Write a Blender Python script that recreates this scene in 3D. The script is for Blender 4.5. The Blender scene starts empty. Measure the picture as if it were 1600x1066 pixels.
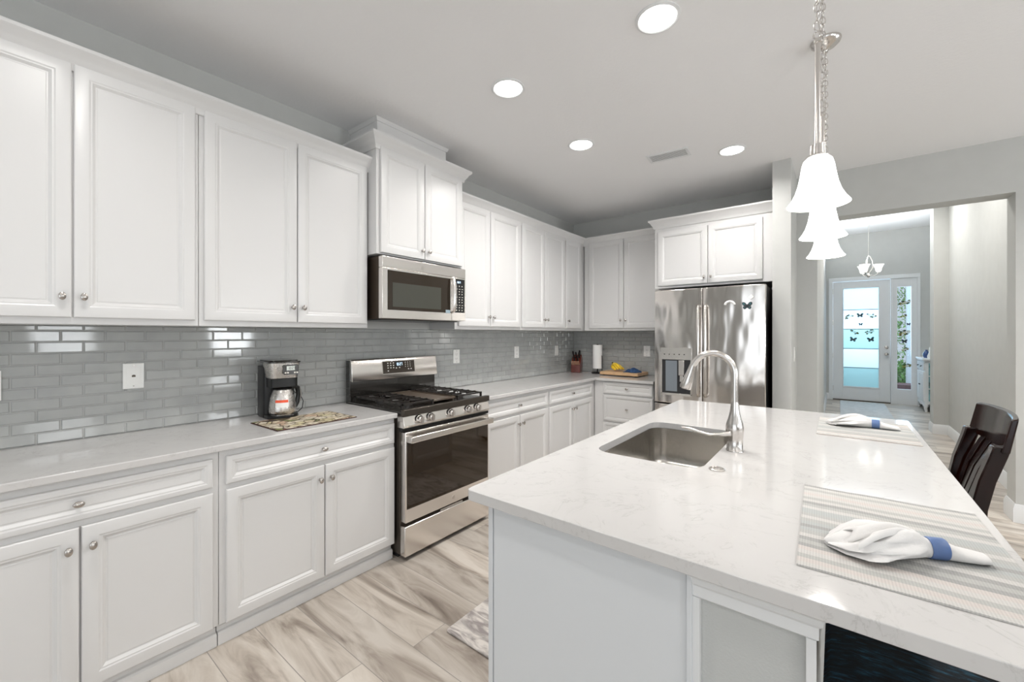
import bpy, bmesh, math, random
from mathutils import Vector, Matrix
from math import sin, cos, pi, radians
random.seed(7)
C = bpy.context.scene.collection
S = bpy.context.scene
# ------------------------------------------------------------------ camera
cd = bpy.data.cameras.new('camera'); cam = bpy.data.objects.new('camera', cd); C.objects.link(cam)
cam.location = (2.7881, 0.0, 1.4039); cam.rotation_euler = (radians(90), 0, radians(38.1176))
cd.sensor_width = 36.0; cd.lens = 647.7129*36/1600; cd.shift_y = -(533-522.2319)/1600; cd.clip_start = .02; cd.clip_end = 200
S.camera = cam
# ------------------------------------------------------------------ world, view
W = bpy.data.worlds.new('world'); S.world = W; W.use_nodes = True
wn = W.node_tree; wbg = wn.nodes['Background']; wbg.inputs[0].default_value = (.74, .87, 1, 1); wbg.inputs[1].default_value = .7
S.view_settings.view_transform = 'Standard'; S.view_settings.look = 'None'; S.view_settings.gamma = 1; S.view_settings.use_curve_mapping = False
S.view_settings.exposure = 0.16
S.cycles.use_denoising = True; S.cycles.max_bounces = 12; S.cycles.diffuse_bounces = 7; S.cycles.glossy_bounces = 5
S.cycles.transparent_max_bounces = 12; S.cycles.caustics_reflective = False; S.cycles.caustics_refractive = False; S.cycles.sample_clamp_indirect = 6

def area_light(name, loc, direction, sx, sy, power, col=(1, 1, 1), shape='RECTANGLE', spread=180):
    l = bpy.data.lights.new(name, 'AREA'); l.shape = shape; l.size = sx; l.size_y = sy; l.energy = power; l.color = col; l.spread = radians(spread)
    o = bpy.data.objects.new(name, l); C.objects.link(o); o.location = loc
    o.rotation_euler = Vector(direction).to_track_quat('-Z', 'Y').to_euler(); return o
# daylight through the openings of the rear and right walls (behind and beside the camera) and through the entry
DAY = (.97, .99, 1.0)
area_light('daylight_slider', (3.2, -3.7, 1.25), (0, 1, 0.02), 4.2, 2.3, 36, DAY)
area_light('daylight_window', (7.42, .83, 1.65), (-1, 0, 0), .9, 1.4, 44, (.95, .98, 1))
area_light('daylight_window', (7.42, 3.2, 1.65), (-1, 0, 0), .9, 1.4, 98, (.95, .98, 1))
area_light('daylight_window', (7.42, -1.6, 1.5), (-1, 0, .1), 1.7, 1.7, 82, DAY)  # lamp for an added, unseen window; lifts the room without showing in the tiles
area_light('daylight_entry', (3.3, 12.0, 2.2), (0, -1, -.25), 2.2, 2.6, 120, (.50, .76, 1))

# ------------------------------------------------------------------ materials
MATS = {}
def nodes(name):
    m = bpy.data.materials.new(name); m.use_nodes = True; n = m.node_tree
    return m, n, n.nodes['Principled BSDF']
def N(n, t, **k):
    x = n.nodes.new(t)
    for a, b in k.items():
        if a == 'inp':
            for i, v in b.items(): x.inputs[i].default_value = v
        else: setattr(x, a, b)
    return x
def coords(n, scale=(1, 1, 1), gen='Object'):
    tc = N(n, 'ShaderNodeTexCoord'); mp = N(n, 'ShaderNodeMapping'); mp.inputs['Scale'].default_value = scale
    n.links.new(tc.outputs[gen], mp.inputs[0]); return mp.outputs[0]
def ramp(n, fac, stops, interp='LINEAR'):
    r = N(n, 'ShaderNodeValToRGB'); r.color_ramp.interpolation = interp
    e = r.color_ramp.elements
    while len(e) < len(stops): e.new(.5)
    for i, (p, c) in enumerate(stops):
        e[i].position = p; e[i].color = (*c, 1) if len(c) == 3 else c
    n.links.new(fac, r.inputs[0]); return r.outputs[0]
def bump(n, bs, height, strength=.3, dist=.002):
    b = N(n, 'ShaderNodeBump', inp={0: strength, 1: dist}); n.links.new(height, b.inputs['Height']); n.links.new(b.outputs[0], bs.inputs['Normal'])
def plain(name, col, rough=.5, metal=0., coat=0., noise=0., nscale=8., bmp=0., bscale=200., spec=None, trans=0., emit=0., ecol=None, ior=None, sheen=0.):
    m, n, b = nodes(name)
    b.inputs['Base Color'].default_value = (*col, 1); b.inputs['Roughness'].default_value = rough; b.inputs['Metallic'].default_value = metal
    b.inputs['Coat Weight'].default_value = coat; b.inputs['Coat Roughness'].default_value = .05
    if spec is not None: b.inputs['Specular IOR Level'].default_value = spec
    if trans: b.inputs['Transmission Weight'].default_value = trans
    if ior: b.inputs['IOR'].default_value = ior
    if sheen: b.inputs['Sheen Weight'].default_value = sheen
    if emit:
        b.inputs['Emission Strength'].default_value = emit; b.inputs['Emission Color'].default_value = (*(ecol or col), 1)
    if noise:
        t = N(n, 'ShaderNodeTexNoise', inp={'Scale': nscale, 'Detail': 4.}); n.links.new(coords(n), t.inputs[0])
        c = ramp(n, t.outputs[0], [(.3, tuple(x*(1-noise) for x in col)), (.7, tuple(min(1, x*(1+noise)) for x in col))]); n.links.new(c, b.inputs['Base Color'])
    if bmp:
        t2 = N(n, 'ShaderNodeTexNoise', inp={'Scale': bscale, 'Detail': 3.}); n.links.new(coords(n), t2.inputs[0]); bump(n, b, t2.outputs[0], bmp)
    MATS[name] = m; return m
def steel(name, col, rough, scale, wav=0.0, bstr=.02):
    m, n, b = nodes(name); b.inputs['Metallic'].default_value = 1; b.inputs['Base Color'].default_value = (*col, 1)
    t = N(n, 'ShaderNodeTexNoise', inp={'Scale': 1., 'Detail': 3.}); n.links.new(coords(n, scale), t.inputs[0])
    r = N(n, 'ShaderNodeMapRange', inp={3: rough*.8, 4: rough*1.25}); n.links.new(t.outputs[0], r.inputs[0]); n.links.new(r.outputs[0], b.inputs['Roughness'])
    if wav:
        t2 = N(n, 'ShaderNodeTexNoise', inp={'Scale': 1., 'Detail': 1.}); n.links.new(coords(n, (7, 7, 2.2)), t2.inputs[0]); bump(n, b, t2.outputs[0], wav, .02)
    else: bump(n, b, t.outputs[0], bstr, .001)
    MATS[name] = m; return m

paint = plain('cabinet_paint', (.665, .66, .655), .32, bmp=.02, bscale=60)
wallm = plain('wall_paint', (.515, .52, .503), .75, noise=.02, bmp=.12, bscale=140)
ceilm = plain('ceiling_paint', (.83, .83, .835), .85, bmp=.6, bscale=55)
trimw = plain('trim_paint', (.72, .73, .735), .35)
plastw = plain('white_plastic', (.82, .82, .80), .35)
blackp = plain('black_plastic', (.008, .008, .008), .3, spec=.35)
blackm = plain('black_enamel', (.02, .018, .016), .16, coat=.6)
iron = plain('cast_iron', (.022, .019, .017), .3)
griddlem = plain('griddle_iron', (.10, .075, .055), .35)
rubber = plain('rubber', (.02, .02, .02), .6)
st = steel('brushed_steel', (.80, .765, .73), .24, (3, 3, 260))
sth = steel('brushed_steel_horizontal', (.74, .71, .67), .22, (6, 6, 400))
stf = steel('fridge_steel', (.72, .68, .645), .14, (180, 180, 3), wav=.6)
stk = steel('sink_steel', (.55, .53, .50), .22, (60, 60, 60), bstr=.004)
nickel = steel('brushed_nickel', (.66, .63, .60), .22, (80, 80, 80), bstr=0)
carst = steel('satin_steel', (.66, .63, .60), .27, (50, 50, 50), bstr=0)
knobm = steel('knob_nickel', (.50, .47, .44), .25, (50, 50, 50), bstr=0)
ovgl = plain('oven_glass', (.022, .013, .006), .04, spec=.55)
mwgl = plain('microwave_glass', (.028, .021, .015), .06, spec=.4)
mwin = plain('microwave_window', (.055, .056, .046), .12, spec=.5)
brownp = plain('dark_brown_panel', (.045, .033, .024), .25)
darkside = plain('dark_steel_side', (.10, .085, .07), .4, metal=.6)
disp = plain('lit_display', (.7, .85, .95), .3, emit=1.0, ecol=(.75, .9, 1))
lcd = plain('lcd_grey', (.5, .53, .5), .3, emit=.25)
legend = plain('printed_legend', (.75, .72, .66), .5)
redp = plain('red_label', (.75, .09, .03), .5)
ringb = plain('blue_ring', (.09, .155, .33), .45, noise=.15, nscale=30)
napk = plain('napkin_cotton', (.70, .69, .68), .85, bmp=.25, bscale=350, sheen=.3)
bluec = plain('blue_cloth', (.035, .085, .21), .9, noise=.35, nscale=40, bmp=.4, bscale=200)
board = plain('maple', (.66, .43, .24), .45, noise=.12, nscale=14)
blockm = plain('block_wood', (.11, .016, .008), .3, noise=.25, nscale=20, coat=.3)
kniferiv = plain('knife_handle', (.012, .01, .01), .3, coat=.3)
steakm = plain('steak_handle', (.50, .30, .20), .4)
banan = plain('banana_skin', (.80, .54, .03), .45, noise=.22, nscale=18)
banst = plain('banana_stem', (.10, .09, .02), .6)
paper = plain('paper_towel', (.86, .86, .85), .9, bmp=.3, bscale=120)
chairw = plain('espresso_wood', (.009, .0018, .001), .13, spec=.38, coat=.0, noise=.5, nscale=6)
lampg = plain('lit_frosted_glass', (1, 1, 1), .4, emit=2.6, ecol=(1, .985, .96))
lensm = plain('lit_lens', (1, 1, 1), .4, emit=7., ecol=(1, .985, .96))
chg = plain('chandelier_glass', (.9, .9, .88), .3, emit=1.1, ecol=(1, .98, .95))
leafm = plain('leaf_green', (.20, .40, .10), .6, noise=.6, nscale=9)
groundm = plain('porch_concrete', (.55, .56, .56), .8, noise=.1)
stleaf = plain('sticker_leaf', (.02, .045, .012), .6)
yelf = plain('yellow_petals', (.34, .26, .03), .6)
drkb = plain('dark_wing', (.02, .03, .035), .5)
tealb = plain('teal_wing', (.05, .22, .24), .5)
seaglass = plain('sea_glass_blue', (.03, .07, .22), .1, coat=.5)
sidepic = plain('painted_side', (.16, .32, .34), .5, noise=.8, nscale=9)
leadm = plain('grey_came', (.20, .27, .28), .5)

def quartz():
    m, n, b = nodes('white_quartz'); b.inputs['Roughness'].default_value = .09; b.inputs['Coat Weight'].default_value = .15
    co = coords(n)
    t = N(n, 'ShaderNodeTexNoise', inp={'Scale': 4.5, 'Detail': 9., 'Roughness': .62, 'Distortion': 1.6}); n.links.new(co, t.inputs[0])
    v = ramp(n, t.outputs[0], [(.40, (.57, .56, .552)), (.487, (.56, .55, .542)), (.50, (.46, .45, .44)), (.513, (.56, .55, .542)), (.65, (.58, .57, .562))])
    t2 = N(n, 'ShaderNodeTexNoise', inp={'Scale': 11., 'Detail': 6., 'Roughness': .7}); n.links.new(co, t2.inputs[0])
    k = ramp(n, t2.outputs[0], [(.42, (0, 0, 0)), (.62, (1, 1, 1))])
    mx = N(n, 'ShaderNodeMix', data_type='RGBA'); n.links.new(k, mx.inputs[0]); mx.inputs[6].default_value = (.57, .56, .552, 1); n.links.new(v, mx.inputs[7])
    n.links.new(mx.outputs[2], b.inputs['Base Color']); MATS['quartz'] = m; return m
quartzm = quartz()
def tilem():
    m, n, b = nodes('grey_glass_tile'); b.inputs['Roughness'].default_value = .06; b.inputs['Specular IOR Level'].default_value = .55
    oi = N(n, 'ShaderNodeTexNoise', inp={'Scale': 9.}); n.links.new(coords(n), oi.inputs[0])
    n.links.new(ramp(n, oi.outputs[0], [(.3, (.375, .385, .38)), (.7, (.43, .44, .43))]), b.inputs['Base Color']); return m
tilem = tilem()
grout = plain('grout', (.42, .42, .41), .8)
def floor_mat():
    m, n, b = nodes('wood_look_tile'); L = n.links.new
    geo = N(n, 'ShaderNodeNewGeometry'); sp = N(n, 'ShaderNodeSeparateXYZ'); L(geo.outputs['Position'], sp.inputs[0])
    def M(op, a, c=None, **k):
        x = N(n, 'ShaderNodeMath', operation=op)
        for i, v in enumerate((a, c)):
            if v is None: continue
            if isinstance(v, (int, float)): x.inputs[i].default_value = v
            else: L(v, x.inputs[i])
        return x.outputs[0]
    ry = M('DIVIDE', M('SUBTRACT', sp.outputs[1], .028), .1935); row = M('FLOOR', ry); fy = M('FRACT', ry)
    w = N(n, 'ShaderNodeTexWhiteNoise', noise_dimensions='1D'); L(row, w.inputs['W'])
    cx = M('DIVIDE', M('ADD', sp.outputs[0], M('MULTIPLY', w.outputs[0], 1.2)), 1.2); col = M('FLOOR', cx); fx = M('FRACT', cx)
    cb = N(n, 'ShaderNodeCombineXYZ'); L(row, cb.inputs[0]); L(col, cb.inputs[1])
    w2 = N(n, 'ShaderNodeTexWhiteNoise', noise_dimensions='2D'); L(cb.outputs[0], w2.inputs[0])
    ey = M('LESS_THAN', M('MULTIPLY', M('MINIMUM', fy, M('SUBTRACT', 1., fy)), .1935), .0017)
    ex = M('LESS_THAN', M('MULTIPLY', M('MINIMUM', fx, M('SUBTRACT', 1., fx)), 1.2), .0017)
    gr = M('MAXIMUM', ex, ey)
    off = N(n, 'ShaderNodeVectorMath', operation='SCALE'); L(w2.outputs[1], off.inputs[0]); off.inputs[3].default_value = 30.
    mp = N(n, 'ShaderNodeMapping'); mp.inputs['Scale'].default_value = (1.6, 8.5, 1); L(geo.outputs['Position'], mp.inputs[0])
    ad = N(n, 'ShaderNodeVectorMath', operation='ADD'); L(mp.outputs[0], ad.inputs[0]); L(off.outputs[0], ad.inputs[1])
    t = N(n, 'ShaderNodeTexNoise', inp={'Scale': 1., 'Detail': 7., 'Roughness': .58, 'Distortion': 1.1}); L(ad.outputs[0], t.inputs[0])
    grain = ramp(n, t.outputs[0], [(.27, (.16, .13, .11)), (.40, (.34, .295, .255)), (.49, (.48, .43, .38)), (.62, (.585, .54, .49))])
    tone = ramp(n, w2.outputs[0], [(0, (.74, .73, .72)), (.5, (.98, .975, .96)), (1, (1.14, 1.13, 1.11))])
    mul = N(n, 'ShaderNodeMix', data_type='RGBA', blend_type='MULTIPLY'); mul.inputs[0].default_value = 1; L(grain, mul.inputs[6]); L(tone, mul.inputs[7])
    mg = N(n, 'ShaderNodeMix', data_type='RGBA'); L(gr, mg.inputs[0]); L(mul.outputs[2], mg.inputs[6]); mg.inputs[7].default_value = (.28, .255, .23, 1)
    L(mg.outputs[2], b.inputs['Base Color']); b.inputs['Roughness'].default_value = .30
    inv = M('SUBTRACT', 1., gr); bump(n, b, inv, .4, .001); return m
floorm = floor_mat()
def stripes_mat():
    m, n, b = nodes('woven_stripes'); L = n.links.new; b.inputs['Roughness'].default_value = .95
    tc = N(n, 'ShaderNodeTexCoord'); sp = N(n, 'ShaderNodeSeparateXYZ'); L(tc.outputs['Object'], sp.inputs[0])
    y = N(n, 'ShaderNodeMapRange', inp={1: -.29, 2: .29, 3: 0., 4: 1.}); L(sp.outputs[1], y.inputs[0])
    W_, G, D, T, P_ = (.52, .51, .49), (.41, .41, .395), (.33, .33, .32), (.40, .415, .41), (.53, .49, .465)
    seq = [W_, P_, G, W_, P_, D, G, D, W_, G, T, D, T, G, W_, G, T, T, W_, G, D, W_, G, W_, P_, W_, G, W_, D]
    base = ramp(n, y.outputs[0], [(i/len(seq), c) for i, c in enumerate(seq)][:29], 'CONSTANT')
    wv = N(n, 'ShaderNodeTexWave', bands_direction='X', inp={'Scale': 60., 'Distortion': .0}); L(tc.outputs['Object'], wv.inputs[0])
    wy = N(n, 'ShaderNodeTexWave', bands_direction='Y', inp={'Scale': 62., 'Distortion': .0}); L(tc.outputs['Object'], wy.inputs[0])
    ad = N(n, 'ShaderNodeMath', operation='MULTIPLY'); L(wv.outputs[1], ad.inputs[0]); L(wy.outputs[1], ad.inputs[1])
    k = ramp(n, ad.outputs[0], [(0, (1.04, 1.04, 1.04)), (1, (.80, .80, .80))])
    mul = N(n, 'ShaderNodeMix', data_type='RGBA', blend_type='MULTIPLY'); mul.inputs[0].default_value = 1; L(base, mul.inputs[6]); L(k, mul.inputs[7])
    L(mul.outputs[2], b.inputs['Base Color']); bump(n, b, ad.outputs[0], .5, .001); return m
stripem = stripes_mat()
def collage_mat():
    m, n, b = nodes('printed_trivet'); L = n.links.new; b.inputs['Roughness'].default_value = .6
    co = coords(n)
    v = N(n, 'ShaderNodeTexVoronoi', inp={'Scale': 17.}); L(co, v.inputs[0])
    sp = N(n, 'ShaderNodeSeparateColor'); L(v.outputs['Color'], sp.inputs[0])
    c = ramp(n, sp.outputs[0], [(0, (.60, .52, .38)), (.22, (.66, .60, .48)), (.4, (.22, .24, .09)), (.5, (.58, .42, .30)), (.62, (.68, .62, .50)), (.76, (.34, .05, .03)), (.84, (.62, .56, .36)), (.93, (.06, .04, .03))], 'CONSTANT')
    t = N(n, 'ShaderNodeTexNoise', inp={'Scale': 45., 'Detail': 5.}); L(co, t.inputs[0])
    k = ramp(n, t.outputs[0], [(.4, (.45, .42, .38)), (.52, (1, 1, 1))])
    mul = N(n, 'ShaderNodeMix', data_type='RGBA', blend_type='MULTIPLY'); mul.inputs[0].default_value = 1; L(c, mul.inputs[6]); L(k, mul.inputs[7])
    ve = N(n, 'ShaderNodeTexVoronoi', feature='DISTANCE_TO_EDGE', inp={'Scale': 17.}); L(co, ve.inputs[0])
    ke = ramp(n, ve.outputs['Distance'], [(.02, (.16, .13, .10)), (.07, (1, 1, 1))])
    m2 = N(n, 'ShaderNodeMix', data_type='RGBA', blend_type='MULTIPLY'); m2.inputs[0].default_value = 1; L(mul.outputs[2], m2.inputs[6]); L(ke, m2.inputs[7])
    L(m2.outputs[2], b.inputs['Base Color']); return m
collm = collage_mat()
def rug_mat(nm, a, c_, sc):
    m, n, b = nodes(nm); L = n.links.new; b.inputs['Roughness'].default_value = 1
    t = N(n, 'ShaderNodeTexNoise', inp={'Scale': 1., 'Detail': 6., 'Distortion': 1.8}); L(coords(n, sc), t.inputs[0])
    L(ramp(n, t.outputs[0], [(.36, a), (.6, c_)]), b.inputs['Base Color'])
    t2 = N(n, 'ShaderNodeTexNoise', inp={'Scale': 260.}); L(coords(n), t2.inputs[0]); bump(n, b, t2.outputs[0], .8, .004); return m
rugm = rug_mat('mottled_rug', (.30, .27, .26), (.66, .62, .58), (7, 16, 1))
matm = rug_mat('entry_mat', (.50, .53, .55), (.60, .63, .65), (9, 9, 1))
def navy_mat():
    m, n, b = nodes('navy_streaked_fabric'); L = n.links.new; b.inputs['Roughness'].default_value = .7
    t = N(n, 'ShaderNodeTexNoise', inp={'Scale': 1., 'Detail': 8., 'Roughness': .7, 'Distortion': .6}); L(coords(n, (22, 130, 30)), t.inputs[0])
    L(ramp(n, t.outputs[0], [(.42, (.001, .002, .004)), (.53, (.004, .018, .032)), (.66, (.03, .13, .21))]), b.inputs['Base Color'])
    bump(n, b, t.outputs[0], .5, .002); return m
navym = navy_mat()
def thin_glass(nm, tint=(1, 1, 1), refl=.08):
    m = bpy.data.materials.new(nm); m.use_nodes = True; n = m.node_tree; n.nodes.clear()
    o = N(n, 'ShaderNodeOutputMaterial'); t = N(n, 'ShaderNodeBsdfTransparent'); t.inputs[0].default_value = (*tint, 1)
    g = N(n, 'ShaderNodeBsdfGlossy'); g.inputs['Roughness'].default_value = .02; mx = N(n, 'ShaderNodeMixShader'); mx.inputs[0].default_value = refl
    n.links.new(t.outputs[0], mx.inputs[1]); n.links.new(g.outputs[0], mx.inputs[2]); n.links.new(mx.outputs[0], o.inputs[0]); return m
glassm = thin_glass('clear_pane')
def frosted(nm, col):
    m = bpy.data.materials.new(nm); m.use_nodes = True; n = m.node_tree; n.nodes.clear()
    o = N(n, 'ShaderNodeOutputMaterial'); t = N(n, 'ShaderNodeBsdfTranslucent'); t.inputs[0].default_value = (*col, 1)
    g = N(n, 'ShaderNodeBsdfGlossy'); g.inputs['Roughness'].default_value = .15; mx = N(n, 'ShaderNodeMixShader'); mx.inputs[0].default_value = .06
    n.links.new(t.outputs[0], mx.inputs[1]); n.links.new(g.outputs[0], mx.inputs[2]); n.links.new(mx.outputs[0], o.inputs[0]); return m
frost = [frosted('frosted_pane_blue', (.56, .66, .70)), frosted('frosted_pane_white', (.68, .72, .74)), frosted('frosted_pane_aqua', (.48, .58, .56))]

# ------------------------------------------------------------------ mesh helpers
class MB:
    def __init__(s): s.v = []; s.f = []; s.m = []; s.mi = 0
    def add(s, vs, fs):
        k = len(s.v); s.v += [tuple(v) for v in vs]; s.f += [tuple(i+k for i in f) for f in fs]; s.m += [s.mi]*len(fs); return s
    def box(s, x0, x1, y0, y1, z0, z1, M=None):
        x0, x1 = min(x0, x1), max(x0, x1); y0, y1 = min(y0, y1), max(y0, y1); z0, z1 = min(z0, z1), max(z0, z1)
        vs = [(x, y, z) for z in (z0, z1) for y in (y0, y1) for x in (x0, x1)]
        if M is not None: vs = [tuple(M @ Vector(v)) for v in vs]
        return s.add(vs, [(0, 2, 3, 1), (4, 5, 7, 6), (0, 1, 5, 4), (2, 6, 7, 3), (0, 4, 6, 2), (1, 3, 7, 5)])
    def loft(s, rings, closed=True, cap=True):
        n = len(rings[0]); vs = [p for r in rings for p in r]; fs = []
        for i in range(len(rings)-1):
            for j in range(n if closed else n-1):
                a = i*n+j; b = i*n+(j+1) % n; fs.append((a, b, b+n, a+n))
        if cap and closed: fs.append(tuple(reversed(range(n)))); fs.append(tuple(range((len(rings)-1)*n, len(rings)*n)))
        return s.add(vs, fs)
    def lathe(s, prof, c=(0, 0, 0), seg=24, axis='z', sx=1, sy=1, cap=True):
        rings = []
        for r, h in prof:
            ring = []
            for j in range(seg):
                a = 2*pi*j/seg; p, q = r*cos(a)*sx, r*sin(a)*sy
                v = {'z': (p, q, h), 'y': (p, h, -q), 'x': (h, p, q)}[axis]
                ring.append((v[0]+c[0], v[1]+c[1], v[2]+c[2]))
            rings.append(ring)
        return s.loft(rings, True, cap)
    def tube(s, pts, r, seg=10, flat=None):
        pts = [Vector(p) for p in pts]; n = len(pts); rs = r if isinstance(r, (list, tuple)) else [r]*n
        t0 = (pts[1]-pts[0]).normalized(); ref = Vector((0, 0, 1)) if abs(t0.z) < .9 else Vector((1, 0, 0)); u = t0.cross(ref).normalized(); rings = []
        for i in range(n):
            t = (pts[min(i+1, n-1)]-pts[max(i-1, 0)]).normalized(); u = (u-t*u.dot(t)).normalized(); w = t.cross(u)
            k = flat or 1
            rings.append([tuple(pts[i]+(u*cos(2*pi*j/seg)+w*sin(2*pi*j/seg)*k)*rs[i]) for j in range(seg)])
        return s.loft(rings)
    def prism(s, poly, a, b, axis='z'):
        def P(p, h): return {'z': (p[0], p[1], h), 'x': (h, p[0], p[1]), 'y': (p[0], h, p[1])}[axis]
        return s.loft([[P(p, a) for p in poly], [P(p, b) for p in poly]])
    def torus(s, c, R, r, M=None, seg=14, sr=6, stretch=1.):
        rings = []
        for i in range(seg):
            a = 2*pi*i/seg; ring = []
            for j in range(sr):
                b = 2*pi*j/sr; v = Vector(((R+r*cos(b))*cos(a), r*sin(b), (R+r*cos(b))*sin(a)*stretch))
                if M is not None: v = M @ v
                ring.append(tuple(v+Vector(c)))
            rings.append(ring)
        rings.append(rings[0]); return s.loft(rings, True, False)
    def obj(s, name, mat, parent=None, bev=0., seg=2, smooth=True, loc=None, rotz=None, ang=35):
        me = bpy.data.meshes.new(name); off = Vector(loc or (0, 0, 0))
        vs = s.v
        me.from_pydata(vs, [], s.f)
        for m in (mat if isinstance(mat, (list, tuple)) else [mat]): me.materials.append(m)
        if any(s.m): me.polygons.foreach_set('material_index', s.m)
        bm = bmesh.new(); bm.from_mesh(me); bmesh.ops.recalc_face_normals(bm, faces=bm.faces); bm.to_mesh(me); bm.free()
        if smooth:
            me.polygons.foreach_set('use_smooth', [True]*len(me.polygons)); me.set_sharp_from_angle(angle=radians(ang))
        o = bpy.data.objects.new(name, me); C.objects.link(o); o.location = off
        if rotz is not None: o.rotation_euler = (0, 0, rotz)
        if parent: o.parent = parent
        if bev:
            b = o.modifiers.new('bevel', 'BEVEL'); b.width = bev; b.segments = seg; b.limit_method = 'ANGLE'; b.angle_limit = radians(40); b.harden_normals = False
        return o
def tag(o, label, cat, group=None):
    o['label'] = label; o['category'] = cat
    if group: o['group'] = group
    return o
def thing(name, label, cat, loc=(0, 0, 0), rotz=0, group=None):
    o = bpy.data.objects.new(name, None); C.objects.link(o); o.location = loc; o.rotation_euler = (0, 0, rotz); o.empty_display_size = .1
    return tag(o, label, cat, group)
def struct(o): o['kind'] = 'structure'; return o
def dup(root, loc, rotz=None, label=None):
    r = root.copy(); C.objects.link(r); r.location = loc
    if rotz is not None: r.rotation_euler = (0, 0, rotz)
    if label: r['label'] = label
    def rec(src, dst):
        for ch in list(src.children):
            c = ch.copy(); C.objects.link(c); c.parent = dst; rec(ch, c)
    rec(root, r); return r
def BX(name, mat, parent, *b, bev=0., **k): return MB().box(*b).obj(name, mat, parent, bev, **k)
def rrect(x0, x1, y0, y1, r, n=6, rs=None):
    P = []
    for (cx, cy, a0, k) in ((x1, y1, 0, 0), (x0, y1, 90, 1), (x0, y0, 180, 2), (x1, y0, 270, 3)):
        q = (rs[k] if rs else r); ox = cx-q if cx == x1 else cx+q; oy = cy-q if cy == y1 else cy+q
        for i in range(n+1):
            a = radians(a0+90*i/n); P.append((ox+q*cos(a), oy+q*sin(a)))
    return P
def sweep(path, prof, side=1):
    """profile (out, z) swept along an XY path, mitred; side=+1: out is to the right of travel"""
    mb = MB(); n = len(path); pts = [Vector((p[0], p[1])) for p in path]; nor = []
    for i in range(n-1):
        d = (pts[i+1]-pts[i]).normalized(); nor.append(Vector((d.y, -d.x))*side)
    rings = []
    for i in range(n):
        if i == 0: m = nor[0]
        elif i == n-1: m = nor[-1]
        else:
            m = (nor[i-1]+nor[i]); m = m/(1+nor[i-1].dot(nor[i]))
        rings.append([(pts[i].x+m.x*o_, pts[i].y+m.y*o_, z) for o_, z in prof])
    return mb.loft(rings)
def seg7(mb, text, x, z, h, y, t=None):
    """small lit digits as bars in the local x-z plane"""
    S7 = {'0': 'abcdef', '1': 'bc', '2': 'abged', '3': 'abgcd', '4': 'fgbc', '5': 'afgcd', '6': 'afgedc', '7': 'abc', '8': 'abcdefg', '9': 'abfgcd'}
    t = t or h*.12; w = h*.5
    for ch in text:
        if ch == ':':
            mb.box(x, x+t, y, y-.0004, z+h*.25, z+h*.25+t).box(x, x+t, y, y-.0004, z+h*.65, z+h*.65+t); x += t*2.2; continue
        for g in S7.get(ch, ''):
            b = {'a': (0, w, h-t, h), 'b': (w-t, w, h/2, h), 'c': (w-t, w, 0, h/2), 'd': (0, w, 0, t), 'e': (0, t, 0, h/2), 'f': (0, t, h/2, h), 'g': (0, w, h/2-t/2, h/2+t/2)}[g]
            mb.box(x+b[0], x+b[1], y, y-.0004, z+b[2], z+b[3])
        x += w+t*1.2

# ------------------------------------------------------------------ setting
ZC = 2.876; YB = 4.899; YH = 4.7585
XR = 7.3; YR = -3.55
fl = struct(BX('floor', floorm, None, 0-.1, XR, YR, 11.45, -.05, 0))
struct(MB().box(-.1, XR, YR, YH+.02, ZC, ZC+.1).box(-.1, 2.6, YH+.02, YB+.1, ZC, ZC+.1).obj('ceiling', ceilm))
struct(BX('ceiling', ceilm, None, 1.6, 5.6, 4.96, 11.4, 3.5, 3.6))
wl = struct(BX('wall_left', wallm, None, -.12, 0, YR, YB+.1, 0, ZC))
wb = struct(BX('wall_back', wallm, None, 0, 2.352, YB, YB+.1, 0, ZC))
struct(BX('wall_post', wallm, None, 2.352, 2.484, 4.16, 5.1, 0, ZC))
w = MB(); w.box(2.484, 2.643, YH, 7.05, 0, 3.5).box(2.643, 3.837, YH, 4.96, 2.467, 3.5).box(3.837, XR, YH, 4.96, 0, 3.5)
wh = struct(w.obj('wall_header', wallm))
struct(BX('wall_hall_left', wallm, None, 2.2, 2.6, 7.05, 11.287, 0, 3.5))
w = MB(); w.box(4.01, 4.2, 4.96, 8.27, 0, 3.5).box(3.857, 4.2, 8.27, 8.55, 0, 3.5)
struct(w.obj('wall_hall_right', wallm))
struct(BX('wall_foyer_right', wallm, None, 4.75, 4.87, 8.55, 11.287, 0, 3.5))
struct(BX('wall_foyer_near', wallm, None, 4.2, 4.87, 8.43, 8.55, 0, 3.5))
w = MB(); w.box(2.2, 2.655, 11.287, 11.42, 0, 3.5).box(4.055, 4.87, 11.287, 11.42, 0, 3.5).box(2.655, 4.055, 11.287, 11.42, 2.59, 3.5)
struct(w.obj('wall_front', wallm))
# right and rear walls with their openings (behind the camera)
w = MB()
ys = [YR, -2.4, -.8, .43, 1.23, 2.8, 3.6, YH]
for i in range(len(ys)-1):
    if i % 2: w.box(XR, XR+.12, ys[i], ys[i+1], 0, .95 if i > 1 else .7).box(XR, XR+.12, ys[i], ys[i+1], 2.35, ZC)
    else: w.box(XR, XR+.12, ys[i], ys[i+1], 0, ZC)
struct(w.obj('wall_right', wallm))
w = MB(); w.box(-.12, 1.1, YR-.12, YR, 0, ZC).box(5.3, XR, YR-.12, YR, 0, ZC).box(1.1, 5.3, YR-.12, YR, 2.42, ZC)
struct(w.obj('wall_rear', wallm))
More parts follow.
